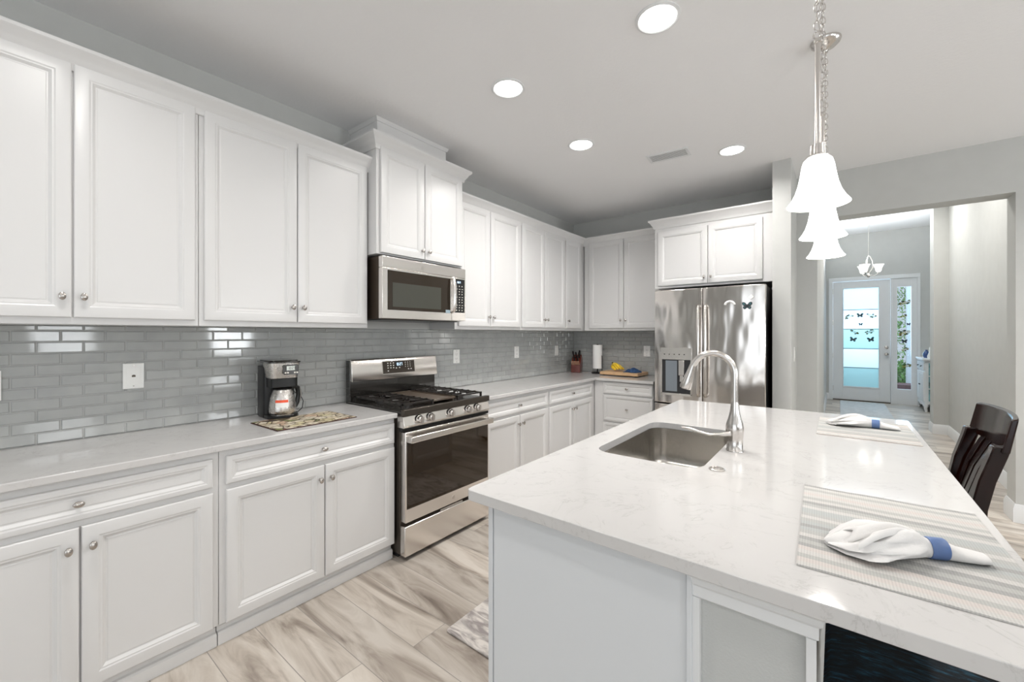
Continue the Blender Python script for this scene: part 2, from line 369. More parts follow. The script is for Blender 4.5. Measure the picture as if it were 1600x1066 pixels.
# windows in the right wall (two seen only as reflections, the last unseen and added for its light), with slatted blinds
for k, (a, b, z0) in enumerate(((.43, 1.23, .95), (2.8, 3.6, .95), (-2.4, -.8, .7))):
    m = MB(); t = .05
    m.box(XR-.01, XR+.05, a, b, z0, z0+t).box(XR-.01, XR+.05, a, b, 2.35-t, 2.35).box(XR-.01, XR+.05, a, a+t, z0, 2.35).box(XR-.01, XR+.05, b-t, b, z0, 2.35).box(XR, XR+.04, a, b, 1.6, 1.63)
    o = struct(m.obj('window_%d' % (k+1), trimw))
    m = MB(); nsl = int((2.3-z0-.08)/.055)
    for i in range(nsl): m.box(-.024, .024, a+.05, b-.05, -.0012, .0012, M=Matrix.Translation((XR-.05, 0, z0+.08+i*.055)) @ Matrix.Rotation(radians(24), 4, 'Y'))
    m.obj('blind', trimw, o)
# rear sliding glass door frame
m = MB()
for x in (1.1, 2.47, 3.87, 5.24): m.box(x, x+.06, YR-.08, YR, 0, 2.42)
m.box(1.1, 5.3, YR-.08, YR, 2.36, 2.42).box(1.1, 5.3, YR-.08, YR, 0, .04)
struct(m.obj('window_4', trimw))

# backsplash tiles
def tiles(name, parent, mapf, u0, u1, z0, z1, seed, uoff):
    rnd = random.Random(seed); mb = MB(); tw, th, g = .1465, .0505, .0016
    nr = int((z1-z0)/th)+1
    for r in range(nr):
        zb = z0+r*th; zt = min(zb+th-g, z1)
        if zt-zb < .006: continue
        u = u0-uoff-(tw/2 if r % 2 else 0)
        while u < u1:
            a, b = max(u, u0), min(u+tw-g, u1)
            if b-a > .006:
                e = .0045; h = .006; tl = [rnd.uniform(-.00035, .00035) for _ in range(4)]
                P = [mapf(a, zb, .001), mapf(b, zb, .001), mapf(b, zt, .001), mapf(a, zt, .001)]
                ea = min(e, (b-a)/3); ez = min(e, (zt-zb)/3)
                Q = [mapf(a+ea, zb+ez, h+tl[0]), mapf(b-ea, zb+ez, h+tl[1]), mapf(b-ea, zt-ez, h+tl[2]), mapf(a+ea, zt-ez, h+tl[0]-tl[1]+tl[2])]
                mb.add(P+Q, [(4, 5, 6, 7), (0, 1, 5, 4), (1, 2, 6, 5), (2, 3, 7, 6), (3, 0, 4, 7)])
            u += tw
    o = mb.obj(name, tilem, parent, smooth=False); return o
t1 = tiles('tiles', wl, lambda u, z, h: (h, u, z), -.7, YB-.002, .915, 1.444, 1, .035)
BX('grout', grout, wl, 0, .0018, -.7, YB, .915, 1.444, smooth=False)
tiles('tiles', wb, lambda u, z, h: (u, YB-h, z), .008, 1.33, .915, 1.444, 2, .03)
BX('grout', grout, wb, 0, 1.33, YB-.0018, YB, .915, 1.444, smooth=False)
# baseboards
BBP = [(0, 0), (.016, 0), (.016, .10), (.012, .112), (.009, .128), (.004, .136), (0, .136)]
def bboard(name, path, side=1): return struct(sweep(path, BBP, side).obj(name, trimw))
bboard('baseboard_hall_right', [(4.01, 4.96), (4.01, 8.27), (3.857, 8.27), (3.857, 8.55)], -1)
bboard('baseboard_header_right', [(XR, YH), (3.837, YH), (3.837, 4.96), (4.01, 4.96)], -1)
bboard('baseboard_header_left', [(2.643, 7.05), (2.643, YH), (2.484, YH), (2.484, 4.16)], -1)
bboard('baseboard_hall_left', [(2.6, 11.287), (2.6, 7.05)], -1)
bboard('baseboard_front_left', [(2.6, 11.287), (2.655, 11.287)], 1)
bboard('baseboard_front_right', [(4.06, 11.287), (4.75, 11.287), (4.75, 8.55)], 1)
bboard('baseboard_right', [(XR, YR), (XR, YH)], -1)

# ------------------------------------------------------------------ cabinets
def knob_mesh():
    mb = MB(); mb.lathe([(.0001, 0), (.0075, 0), (.0055, -.006), (.0045, -.012), (.008, -.0155), (.0125, -.0185), (.0145, -.0225), (.013, -.0265), (.008, -.0295), (.0001, -.0305)], seg=20, axis='y', sx=.78, sy=1.12)
    return mb.obj('knob', knobm)
_k = knob_mesh(); KNOB = _k.data; bpy.data.objects.remove(_k)
def knob(parent, x, y, z, horiz=False, s=1.):
    o = bpy.data.objects.new('knob', KNOB); C.objects.link(o); o.parent = parent; o.location = (x, y, z); o.scale = (s, s, s)
    if horiz: o.rotation_euler = (0, radians(90), 0)
    return o
def panel_front(name, parent, x0, x1, z0, z1, y, fw=.058, t=.02):
    """framed front with moulded recess; back at y, front at y-t (local -y is outward)"""
    fw = min(fw, (z1-z0)*.30)
    R = [(0, 0), (0, .016), (.0025, .019), (.006, t), (fw-.014, t), (fw-.009, t-.0025), (fw-.004, t-.0025), (fw+.006, t-.0105), (fw+.010, t-.0105), (fw+.013, t-.009)]
    rings = [[(x0+i, y-d, z0+i), (x1-i, y-d, z0+i), (x1-i, y-d, z1-i), (x0+i, y-d, z1-i)] for i, d in R]
    return MB().loft(rings).obj(name, paint, parent, ang=20)
CROWN = [(0, -.02), (.008, -.02), (.012, -.012), (.014, .0), (.020, .010), (.030, .024), (.038, .040), (.050, .050), (.056, .058), (.056, .072), (0, .072)]
def crown_prof(z): return [(o, z+h) for o, h in CROWN]
def cabinet(name, label, loc, rotz, w, d, z0, z1, doors=(), drawers=(), toe=False, group=None, kz=None, cat='cabinet', rails=()):
    t = thing(name, label, cat, (loc[0], loc[1], 0), rotz, group)
    b = MB(); b.box(0, w, -d, 0, z0, z1); b.obj('body', paint, t, bev=.0015, seg=1)
    if toe:
        m = sweep([(0.001, -d+.055), (w-.001, -d+.055)], [(-.04, 0), (.040, 0), (.040, .048), (.034, .056), (.022, .058), (.022, .076), (.012, .090), (.004, .0985), (-.04, .0985)], 1); m.obj('toe_kick', paint, t, ang=25)
    for (a, b_, c, e, side) in doors:
        o = panel_front('door', t, a, b_, c, e, -d)
        if side: knob(o, b_-.028 if side > 0 else a+.028, -d-.02, kz)
    for (a, b_, c, e) in drawers:
        o = panel_front('drawer', t, a, b_, c, e, -d, fw=.034)
        knob(o, (a+b_)/2, -d-.011, (c+e)/2, True)
    return t
R90 = radians(90)
# base cabinets, left run (face x=.61)
def base_left(label, y0, y1, dl, split, dr):
    return cabinet('base_cabinet', label, (.002, y0), R90, y1-y0, .608, .10, .883,
                   doors=[(dl-y0, split-.003-y0, .105, .703, 1), (split+.003-y0, dr-y0, .105, .703, -1)], drawers=[(dl-y0, dr-y0, .728, .853)], toe=True, kz=.632)
base_left('white base cabinet at the left edge of the view, one wide drawer over two doors', -.24, .648, -.20, .2165, .623)
base_left('white base cabinet directly left of the range under the coffee maker', .65, 1.583, .674, 1.13, 1.573)
base_left('white base cabinet directly right of the range', 2.392, 3.319, 2.42, 2.866, 3.301)
base_left('white base cabinet against the inner corner, second to the right of the range', 3.321, 4.2955, 3.338, 3.787, 4.215)
t = cabinet('base_cabinet', 'white three-drawer base cabinet on the back wall beside the refrigerator', (.614, YB-.002), 0, .674, .6, .10, .883,
            drawers=[(.112, .669, .747, .872), (.112, .669, .445, .729), (.112, .669, .11, .423)], toe=True)
# upper cabinets
ZU = 1.444; ZT = 2.512
def upper_left(label, y0, y1, doors, d=.308):
    return cabinet('upper_cabinet', label, (.002, y0), R90, y1-y0, d, ZU, ZT+.02, doors=[(a-y0, b-y0, ZU+.028, ZT, s) for a, b, s in doors], kz=1.557)
upper_left('white wall cabinet at the upper left edge of the view, its left door cut off', -.26, .653, [(-.20, .222, 1), (.228, .637, -1)])
upper_left('tall white two-door wall cabinet directly left of the microwave', .655, 1.588, [(.674, 1.120, 1), (1.126, 1.575, -1)])
upper_left('white two-door wall cabinet directly right of the microwave', 2.392, 3.290, [(2.425, 2.820, 1), (2.826, 3.277, -1)])
upper_left('narrower white two-door wall cabinet left of the single-door corner unit', 3.292, 4.140, [(3.304, 3.708, 1), (3.714, 4.127, -1)])
upper_left('narrow white single-door wall cabinet on the left wall at the corner', 4.142, 4.895, [(4.156, 4.500, -1)])
cabinet('upper_cabinet', 'white two-door wall cabinet on the back wall above the paper towels', (.330, YB-.002), 0, .956, .311, ZU, ZT+.02,
        doors=[(.07, .510, ZU+.028, ZT, 1), (.516, .945, ZU+.028, ZT, -1)], kz=1.566)
cr = struct(sweep([(.31, -.6), (.31, 1.588), (.0, 1.588)], crown_prof(2.505), 1).obj('trim_1', paint, ang=25))
cr = struct(sweep([(.31, 2.392), (.31, YB-.311), (1.288, YB-.311)], crown_prof(2.505), 1).obj('trim_2', paint, ang=25))
# cabinet above the microwave
YM0, YM1 = 1.590, 2.386
t = cabinet('hood_cabinet', 'taller protruding white cabinet above the microwave with boxed riser to ceiling', (.002, YM0), R90, YM1-YM0, .405, 1.935, 2.66,
            doors=[(.025, .392, 1.945, 2.645, 1), (.398, YM1-YM0-.02, 1.945, 2.645, -1)], kz=2.005)
L_ = YM1-YM0; dd = .405
sweep([(0, 0), (0, -dd), (L_, -dd), (L_, 0)], crown_prof(2.645), -1 if False else 1).obj('crown', paint, t, ang=25)
MB().box(.055, L_-.115, -.335, 0, 2.66, 2.874).obj('riser', paint, t)
sweep([(.055, 0), (.055, -.335), (L_-.115, -.335), (L_-.115, 0)], [(0, 2.85), (.006, 2.852), (.012, 2.864), (.018, 2.875), (0, 2.875)], 1).obj('riser_trim', paint, t, ang=25)
# cabinet above the refrigerator
FC0 = 1.30; FCW = 1.046; FCD = .595
t = cabinet('fridge_cabinet', 'deep white two-door cabinet above the refrigerator', (FC0, YB-.002), 0, FCW, FCD, 1.872, 2.525,
            doors=[(.035, .508, 1.895, 2.45, 1), (.514, .965, 1.895, 2.45, -1)], kz=1.955)
sweep([(0, -.375), (0, -FCD), (FCW-.002, -FCD)], crown_prof(2.505), 1).obj('crown', paint, t, ang=25)

# ------------------------------------------------------------------ countertops
def slab(name, label, poly, z0=.884, z1=.914):
    return tag(MB().prism(poly, z0, z1).obj(name, quartzm, None, bev=.004, seg=3, ang=60), label, 'countertop')
slab('countertop', 'white quartz countertop left of the range under the coffee maker', [(.009, -.6), (.645, -.6), (.645, 1.584), (.009, 1.584)])
slab('countertop', 'L-shaped white quartz countertop right of the range running round the corner to the refrigerator',
     [(.009, 2.39), (.645, 2.39), (.645, YB-.645), (1.30, YB-.645), (1.30, YB-.009), (.009, YB-.009)])
# island slab with sink cut-out
IX0, IX1, IY0, IY1 = 1.863, 3.105, .940, 3.228
hole = rrect(1.975, 2.398, 1.592, 2.335, .075, 7)
def island_top():
    bm = bmesh.new(); outer = rrect(IX0, IX1, IY0, IY1, .022, 4)
    rings = []
    for z in (.914, .882):
        vo = [bm.verts.new((x, y, z)) for x, y in outer]; vi = [bm.verts.new((x, y, z)) for x, y in hole]
        eo = [bm.edges.new((vo[i], vo[(i+1) % len(vo)])) for i in range(len(vo))]; ei = [bm.edges.new((vi[i], vi[(i+1) % len(vi)])) for i in range(len(vi))]
        bmesh.ops.triangle_fill(bm, edges=eo+ei, use_beauty=True); rings.append((vo, vi))
    for k in (0, 1):
        a, b = rings[0][k], rings[1][k]
        for i in range(len(a)): bm.faces.new((a[i], a[(i+1) % len(a)], b[(i+1) % len(a)], b[i]))
    bmesh.ops.recalc_face_normals(bm, faces=bm.faces)
    me = bpy.data.meshes.new('island_countertop'); bm.to_mesh(me); bm.free(); me.materials.append(quartzm)
    me.polygons.foreach_set('use_smooth', [True]*len(me.polygons)); me.set_sharp_from_angle(angle=radians(50))
    o = bpy.data.objects.new('island_countertop', me); C.objects.link(o)
    b = o.modifiers.new('bevel', 'BEVEL'); b.width = .003; b.segments = 2; b.limit_method = 'ANGLE'; b.angle_limit = radians(60)
    return tag(o, 'large white quartz island countertop with the undermount sink cut into it', 'countertop')
island_top()
# island body
isl = thing('kitchen_island', 'white kitchen island base with panelled end and grey knee wall', 'kitchen island', (2.34, 2.08, 0))
def rel(mb, o=Vector((2.34, 2.08, 0))): mb.v = [(x-o.x, y-o.y, z-o.z) for x, y, z in mb.v]; return mb
m = MB(); m.box(1.947, 2.53, .985, 1.57, .0, .881).box(1.947, 2.53, 2.36, 3.18, 0, .881).box(1.947, 1.965, 1.57, 2.36, .0, .881).box(2.41, 2.53, 1.57, 2.36, 0, .881).box(1.965, 2.41, 1.57, 2.36, 0, .62)
rel(m).obj('body', paint, isl)
rel(MB().box(1.929, 1.946, .975, .985, 0, .881).box(1.949, 2.521, .977, .985, 0, .881).box(2.523, 2.534, .968, .985, 0, .881)).obj('end_panel', plain('island_white', (.64, .66, .68), .38), isl, bev=.001, seg=1)
rel(MB().box(2.534, 2.748, .992, 3.18, 0, .881)).obj('knee_wall', plain('knee_wall_paint', (.50, .51, .50), .8, bmp=.5, bscale=170), isl)
rel(MB().box(2.531, 2.549, .976, .992, 0, .82).box(2.741, 2.757, .976, .992, 0, .82)).obj('corner_trim', trimw, isl)
rel(sweep([(2.753, 3.17), (2.753, .985), (2.530, .985)], [(-.03, .818), (.004, .818), (.008, .822), (.008, .845), (.014, .852), (.016, .864), (.026, .874), (.026, .881), (-.03, .881)], -1)).obj('apron_moulding', trimw, isl, ang=25)
for i in range(4):
    a = 1.0+i*.545
    pm = panel_front('door', isl, 0, .53, .11, .70 if i in (0, 3) else .86, 0); pm.location = (1.9285-2.34+.018, a+.53-2.08, 0); pm.rotation_euler = (0, 0, -R90)
    knob(pm, .5 if i % 2 == 0 else .03, -.02, .62)
    if i in (0, 3):
        pm = panel_front('drawer', isl, 0, .53, .725, .855, 0, fw=.034); pm.location = (1.9285-2.34+.018, a+.53-2.08, 0); pm.rotation_euler = (0, 0, -R90); knob(pm, .265, -.012, .79, True)
# sink
sk = thing('sink', 'undermount stainless steel single-bowl sink in the island', 'sink', (2.186, 1.963, .66))
def shift(mb, o): mb.v = [(x-o[0], y-o[1], z-o[2]) for x, y, z in mb.v]; return mb
m = MB(); rr = []
for ins, z, r in ((-.02, .8815, .08), (-.004, .8815, .078), (-.004, .872, .078), (0, .75, .072), (.004, .71, .07), (.014, .69, .06), (.04, .678, .05), (.10, .674, .04), (.18, .672, .02)):
    rr.append([(x, y, z) for x, y in rrect(1.975+ins, 2.398-ins, 1.592+ins, 2.335-ins, r, 7)])
m.loft(rr, True, False); m.add([p for p in rr[-1]], [tuple(range(len(rr[-1])))])
shift(m, (2.186, 1.963, .66)).obj('basin', stk, sk, ang=70)
MB().lathe([(.0001, .016), (.02, .016), (.03, .0135), (.043, .0135), (.045, .0122)], (0, 0, 0), 24).obj('drain', nickel, sk)
# faucet
fa = thing('faucet', 'brushed nickel pull-down kitchen faucet behind the island sink', 'faucet', (2.449, 1.95, .914))
MB().lathe([(.0001, 0), (.0335, 0), (.0335, .004), (.031, .006), (.031, .05), (.033, .07), (.0345, .085), (.0345, .1), (.031, .118), (.024, .14), (.0185, .165), (.0158, .19), (.0145, .205), (.0001, .205)], seg=32).obj('body', nickel, fa, ang=60)
pts = [(0, 0, .2), (0, 0, .25), (0, 0, .30)]; cx = -.085; Rr = .085
for i in range(0, 17):
    a = radians(i*9.6); pts.append((cx+Rr*cos(a), 0, .322+Rr*sin(a)*1.0))
e = Vector(pts[-1]); dr = (Vector(pts[-1])-Vector(pts[-2])).normalized()
pts += [tuple(e+dr*.012)]
MB().tube(pts, .0132, 16).obj('neck', nickel, fa, ang=60)
e2 = e+dr*.012; dr = Vector((-.30, 0, -.95)).normalized()
MB().tube([e2-dr*.002, e2+dr*.012, e2+dr*.03, e2+dr*.07, e2+dr*.10, e2+dr*.108], [.0135, .0145, .016, .0225, .0255, .023], 18).obj('spray_head', nickel, fa, ang=50)
MB().lathe([(.0001, -.003), (.017, -.003), (.019, .0), (.018, .004), (.0001, .004)], tuple(e2+dr*.109), 16).obj('nozzle', rubber, fa)
MB().tube([(-.010, -.028, .075), (-.05, -.036, .067), (-.09, -.040, .062), (-.13, -.043, .068), (-.17, -.045, .078), (-.20, -.046, .080)], [.018, .0115, .0095, .0095, .0105, .007], 12, flat=.62).obj('lever_handle', nickel, fa, ang=60)
o = MB().lathe([(.0001, 0), (.027, 0), (.027, .003), (.023, .006), (.019, .006), (.017, .004), (.013, .004), (.011, .0075), (.0001, .0075)], seg=28).obj('sink_button', nickel, loc=(2.446, 1.636, .9142))
tag(o, 'small round nickel disposal button set in the island top beside the sink', 'button')
# soap dispenser nozzle (small glass/white piece behind faucet)
# ------------------------------------------------------------------ range
RY0, RY1 = 1.590, 2.386; rw = RY1-RY0
rg = thing('gas_range', 'freestanding stainless steel gas range between the two base cabinet runs', 'range', (.03, RY0, 0), R90)
# local: x 0..rw, y 0..-d (front at -y), front plane -.65 => world x .68
MB().box(.008, rw-.008, -.62, 0, .03, .90).obj('body', darkside, rg, bev=.003)
for q in ((.02, .06, -.58, -.52), (rw-.06, rw-.02, -.58, -.52), (.02, .06, -.08, -.03), (rw-.06, rw-.02, -.08, -.03)): MB().box(*q, 0, .03).obj('foot', rubber, rg)
MB().box(.004, rw-.004, -.645, -.02, .90, .925).obj('cooktop', blackm, rg, bev=.006)
MB().box(0, rw, -.668, -.636, .895, .936).obj('front_lip', plain('dark_bronze_steel', (.075, .065, .055), .3, metal=.7), rg, bev=.004)
m = MB(); m.prism([(-.60, .82), (-.660, .82), (-.672, .835), (-.655, .893), (-.60, .893)], 0.002, rw-.002, 'x'); m.obj('manifold_panel', st, rg, bev=.003)
for kx in (.120, .212, .390, .562, .657):
    m = MB(); m.lathe([(.0001, 0), (.026, 0), (.026, -.004), (.0235, -.006), (.022, -.026), (.018, -.031), (.0001, -.032)], (kx, -.665, .862), 24, 'y'); m.box(kx-.005, kx+.005, -.705, -.69, .842, .884)
    kn = m.obj('burner_knob', nickel, rg, ang=40)
    MB().lathe([(.0001, .002), (.0305, .002), (.0305, -.003), (.0001, -.003)], (kx, -.663, .862), 28, 'y').obj('bezel', blackp, kn)
# oven door
od = MB().box(.012, rw-.012, -.668, -.622, .235, .795).obj('oven_door', st, rg, bev=.004)
MB().box(.022, rw-.022, -.6695, -.667, .318, .745).obj('window', ovgl, od, bev=.001, seg=1)
m = MB(); m.box(.015, rw-.015, -.725, -.705, .735, .775).box(.015, .05, -.71, -.665, .735, .775).box(rw-.05, rw-.015, -.71, -.665, .735, .775); m.obj('handle', sth, od, bev=.006, seg=3)
m = MB()
for i in range(5): m.box(.08+i*.135, .08+i*.135+.1, -.66, -.645, .7955, .7975)
m.obj('door_vent', blackm, od)
MB().lathe([(.0001, 0), (.013, 0), (.013, -.002), (.0001, -.002)], (rw/2+.02, -.668, .275), 20, 'y').obj('badge', nickel, od)
MB().box(.0, rw, -.655, -.62, .8, .818).obj('gap_strip', blackp, rg)
dw = MB().box(.006, rw-.006, -.672, -.622, .028, .214).obj('storage_drawer', st, rg, bev=.006)
MB().box(rw/2-.09, rw/2+.12, -.655, -.635, .2145, .222).obj('pull_slot', nickel, dw)
# backguard
m = MB(); m.prism([(0, .90), (-.05, .90), (-.052, .94), (-.050, 1.06), (-.042, 1.215), (0, 1.215)], .006, rw-.006, 'x'); m.obj('backguard', blackm, rg, bev=.003)
m = MB(); m.prism([(-.030, 1.068), (-.071, 1.063), (-.075, 1.070), (-.058, 1.212), (-.050, 1.222), (-.02, 1.224)], .010, rw+.002, 'x'); bgp = m.obj('control_fascia', st, rg, bev=.004, ang=40)
slope = math.atan2(.017, .142)
Mf = Matrix.Translation((0, -.0755, 1.070)) @ Matrix.Rotation(-slope, 4, 'X')
def tr(mb, M=Mf): mb.v = [tuple(M @ Vector(v)) for v in mb.v]; return mb
px0, px1 = .265, .560
tr(MB().box(px0-.004, px1+.004, 0, -.001, .030, .130)).obj('panel_border', nickel, bgp)
cp = tr(MB().box(px0, px1, -.001, -.002, .034, .126)).obj('control_panel', brownp, bgp)
tr(MB().box(px0+.11, px0+.185, -.002, -.0024, .082, .122)).obj('display', blackp, bgp)
m = MB(); seg7(m, '10:27', px0+.118, .090, .022, -.0026); tr(m).obj('clock_digits', disp, bgp, smooth=False)
m = MB()
for cx in (.04, .065, .09):
    for cz in (.108, .090, .072): m.box(px0+cx, px0+cx+.011, -.002, -.0024, cz, cz+.008)
for cx in (.205, .228, .251):
    for cz in (.108, .092, .076): m.box(px0+cx, px0+cx+.005, -.002, -.0024, cz, cz+.007)
for cx, cz in ((.04, .05), (.115, .068), (.145, .07), (.23, .055), (.255, .055)): m.box(px0+cx, px0+cx+.011, -.002, -.0024, cz, cz+.008)
tr(m).obj('legend_print', legend, bgp, smooth=False)
# grates, griddle, burners
def grate(x0, x1, seed):
    m = MB(); zt = .964; y0, y1 = -.615, -.075; h = .010
    for x in (x0, x1-.009): m.box(x, x+.009, y0, y1, zt-h, zt)
    for y in (y0, y1-.012): m.box(x0, x1, y, y+.012, zt-h, zt)
    for i in range(1, 8):
        y = y0+(y1-y0)*i/8
        if i == 4: m.box(x0, x1, y-.004, y+.004, zt-h, zt)
        else: m.box(x0, x0+(x1-x0)*.40, y-.0035, y+.0035, zt-h, zt+.004).box(x1-(x1-x0)*.40, x1, y-.0035, y+.0035, zt-h, zt+.004)
    for cy in ((y0*.75+y1*.25), (y0*.25+y1*.75)):
        cx = (x0+x1)/2
        for a in (45, 135, 225, 315):
            dx, dy = cos(radians(a)), sin(radians(a)); m.tube([(cx+dx*.03, cy+dy*.03, zt-.004), (cx+dx*.085, cy+dy*.085, zt-.004)], .005, 6)
    for x in (x0+.006, x1-.006):
        for y in (y0+.006, y1-.006): m.box(x-.006, x+.006, y-.006, y+.006, .925, zt-h)
    return m.obj('grate', iron, rg, ang=30)
grate(.03, .285, 1); grate(rw-.285, rw-.03, 2)
m = MB(); m.box(.292, rw-.292, -.60, -.09, .945, .951).box(.292, .300, -.60, -.09, .951, .958).box(rw-.300, rw-.292, -.60, -.09, .951, .958).box(.292, rw-.292, -.60, -.592, .951, .958).box(.292, rw-.292, -.098, -.09, .951, .958).box(.30, .31, -.59, -.1, .925, .945).box(rw-.31, rw-.3, -.59, -.1, .925, .945)
m.obj('griddle', griddlem, rg, bev=.002)
for cx in (.1575, rw-.1575):
    for cy in (-.48, -.21): MB().lathe([(.0001, .925), (.045, .925), (.045, .932), (.036, .934), (.036, .940), (.0001, .942)], (cx, cy, 0), 24).obj('burner', iron, rg)
# ------------------------------------------------------------------ microwave
mw = thing('microwave', 'over-the-range stainless steel microwave mounted under the hood cabinet', 'microwave', (.012, RY0+.018, 1.50), R90)
w_ = .770; d0 = .395; D1 = .438; h_ = .425
MB().box(.006, w_-.006, -d0, 0, .006, h_-.003).obj('body', plain('microwave_case', (.075, .055, .04), .35, metal=.5), mw, bev=.002)
MB().box(.03, w_-.03, -d0+.02, -.03, -.0, .006).obj('underside_vent', iron, mw)
m = MB(); m.box(0, .618, -D1, -d0, .008, .345).box(0, w_, -D1+.0, -d0, .345, .42); md = m.obj('door', st, mw, bev=.003)
MB().box(.620, w_, -D1, -d0, .008, .3445).obj('control_side', st, mw, bev=.003)
MB().box(.040, .605, -D1-.002, -D1, .066, .330).obj('window_glass', mwgl, md, bev=.001, seg=1)
MB().box(.078, .508, -D1-.0026, -D1-.002, .088, .250).obj('window_screen', mwin, md)
m = MB(); m.tube([(.620, -D1+.005, .335), (.620, -D1-.028, .320), (.620, -D1-.038, .27), (.620, -D1-.040, .20), (.620, -D1-.038, .13), (.620, -D1-.028, .082), (.620, -D1+.005, .070)], .0155, 12, flat=.55); m.obj('handle', st, md, ang=50)
MB().box(.652, w_-.012, -D1-.002, -D1, .072, .335).obj('keypad', blackp, mw, bev=.001, seg=1)
MB().box(.666, .72, -D1-.0024, -D1-.002, .298, .322).obj('display', plain('dark_display', (.01, .015, .03), .1), mw)
m = MB(); seg7(m, '10:27', .672, .302, .015, -D1-.0025); m.obj('clock_digits', disp, mw, smooth=False)
m = MB()
for r_ in range(10):
    for c_ in range(3):
        wd = .016 if r_ in (1, 4, 7) else .009
        m.box(.664+c_*.030, .664+c_*.030+wd, -D1-.0024, -D1-.002, .275-r_*.021, .275-r_*.021+(.004 if r_ in (1, 4, 7) else .008))
m.obj('legend_print', legend, mw, smooth=False)
MB().lathe([(.0001, 0), (.016, 0), (.016, -.002), (.0001, -.002)], (.335, -D1, .375), 20, 'y').obj('badge', sth, mw)
MB().box(.555, .60, -D1-.0035, -D1-.002, .064, .088).obj('sticker', plain('grey_blue_sticker', (.35, .45, .52), .4), md)

# ------------------------------------------------------------------ refrigerator
fr = thing('refrigerator', 'stainless steel french door refrigerator with water dispenser at the end of the kitchen', 'refrigerator', (1.40, 4.86, 0))
FW = .922
MB().box(0.002, FW-.002, -.785, 0, .03, 1.815).obj('case', blackp, fr, bev=.004)
for q in ((.03, .09, -.75, -.69), (FW-.09, FW-.03, -.75, -.69), (.03, .09, -.1, -.04), (FW-.09, FW-.03, -.1, -.04)): MB().box(*q, 0, .03).obj('foot', rubber, fr)
def fdoor(name, x0, x1, z0, z1):
    m = MB(); n = 12; poly = []
    for i in range(n+1):
        u = i/n; poly.append((x0+(x1-x0)*u, -.858-.006*(1-(2*u-1)**2)))
    poly += [(x1, -.795), (x0, -.795)]
    return m.prism(poly, z0, z1).obj(name, stf, fr, bev=.006, seg=3, ang=25)
dl = fdoor('door', .0, .430, .755, 1.822)
dr_ = fdoor('door', .435, FW, .755, 1.822)
fz = fdoor('freezer_drawer', .0, FW, .075, .742)
def bar(parent, pts, r=.011): MB().tube(pts, r, 12).obj('handle', nickel, parent, ang=60)
bar(dl, [(.403, -.855, 1.66), (.403, -.895, 1.655), (.403, -.905, 1.63), (.403, -.908, 1.25), (.403, -.905, .88), (.403, -.895, .85), (.403, -.855, .845)], .0135)
bar(dr_, [(.462, -.855, 1.66), (.462, -.895, 1.655), (.462, -.905, 1.63), (.462, -.908, 1.25), (.462, -.905, .88), (.462, -.895, .85), (.462, -.855, .845)], .0135)
bar(fz, [(.08, -.855, .67), (.085, -.9, .67), (.12, -.908, .67), (.8, -.908, .67), (.837, -.9, .67), (.842, -.855, .67)])
m = MB(); dx0, dx1, dz0, dz1 = .062, .342, .838, 1.275
m.box(dx0, dx1, -.869, -.858, 1.165, dz1).box(dx0, dx0+.012, -.868, -.858, dz0, 1.165).box(dx1-.012, dx1, -.868, -.858, dz0, 1.165).box(dx0, dx1, -.868, -.858, dz0-.01, dz0+.012); dsp = m.obj('dispenser_frame', sth, dl, bev=.001, seg=1)
MB().box(dx0+.012, dx1-.012, -.8655, -.861, dz0+.012, 1.165).obj('dispenser_recess', plain('recess_black', (.02, .02, .022), .25), dl)
MB().box(dx0+.045, dx0+.150, -.8668, -.8655, dz0+.03, 1.155).obj('recess_panel', plain('recess_grey', (.22, .25, .28), .3, metal=.4), dl)
m = MB(); m.box(dx0+.165, dx0+.215, -.878, -.8655, 1.02, 1.16).box(dx0+.175, dx0+.205, -.874, -.8655, .96, 1.02); m.obj('dispenser_spout', nickel, dl, bev=.003)
m = MB()
for i in range(5): m.box(dx0+.03+i*.045, dx0+.04+i*.045, -.8696, -.869, 1.21, 1.218)
m.obj('legend_print', blackp, dl)
# magnets
def fpos(x, z): return (x, 4.0-.006, z)
m = MB(); pts = [(.036*cos(radians(a)), 0, .032*sin(radians(a))) for a in range(5, 176, 10)]
m.tube(pts, .010, 8, flat=1); o = m.obj('crescent_magnet', plastw, loc=(2.055, 3.988, 1.655)); tag(o, 'white arch-shaped magnet on the right refrigerator door', 'magnet')
def butterfly(name, loc, s, m1, m2, label, cat, ydir=1, rot=0, group=None):
    t = thing(name, label, cat, loc, 0, group); t.rotation_euler = (0, rot, 0)
    up = [(0, .05), (.12, .35), (.4, .8), (.85, .95), (1.05, .75), (1.0, .35), (.75, .02), (.3, -.05)]; lo = [(0, 0), (.4, -.03), (.8, -.08), (.85, -.45), (.6, -.78), (.3, -.7), (.08, -.35)]
    for sx in (1, -1):
        mb = MB(); mb.prism([(sx*x*s, z*s) for x, z in up], 0, -.0022, 'y').prism([(sx*x*s, z*s) for x, z in lo], 0, -.0022, 'y'); mb.obj('wing', m1, t, smooth=False)
        mb = MB()
        for (a, b) in ((.5, .5), (.75, .6), (.7, .35), (.5, -.4)): mb.box(sx*a*s-.07*s, sx*a*s+.07*s, -.0022, -.003, b*s-.10*s, b*s+.10*s)
        mb.obj('wing_spots', m2, t, smooth=False)
    MB().tube([(0, -.004, -.5*s), (0, -.005, 0), (0, -.004, .45*s)], [.03*s, .07*s, .03*s], 8).obj('wing_body', drkb, t)
    return t
butterfly('butterfly_magnet', (2.187, 3.9905, 1.643), .036, drkb, tealb, 'black and teal butterfly magnet on the right refrigerator door', 'magnet')
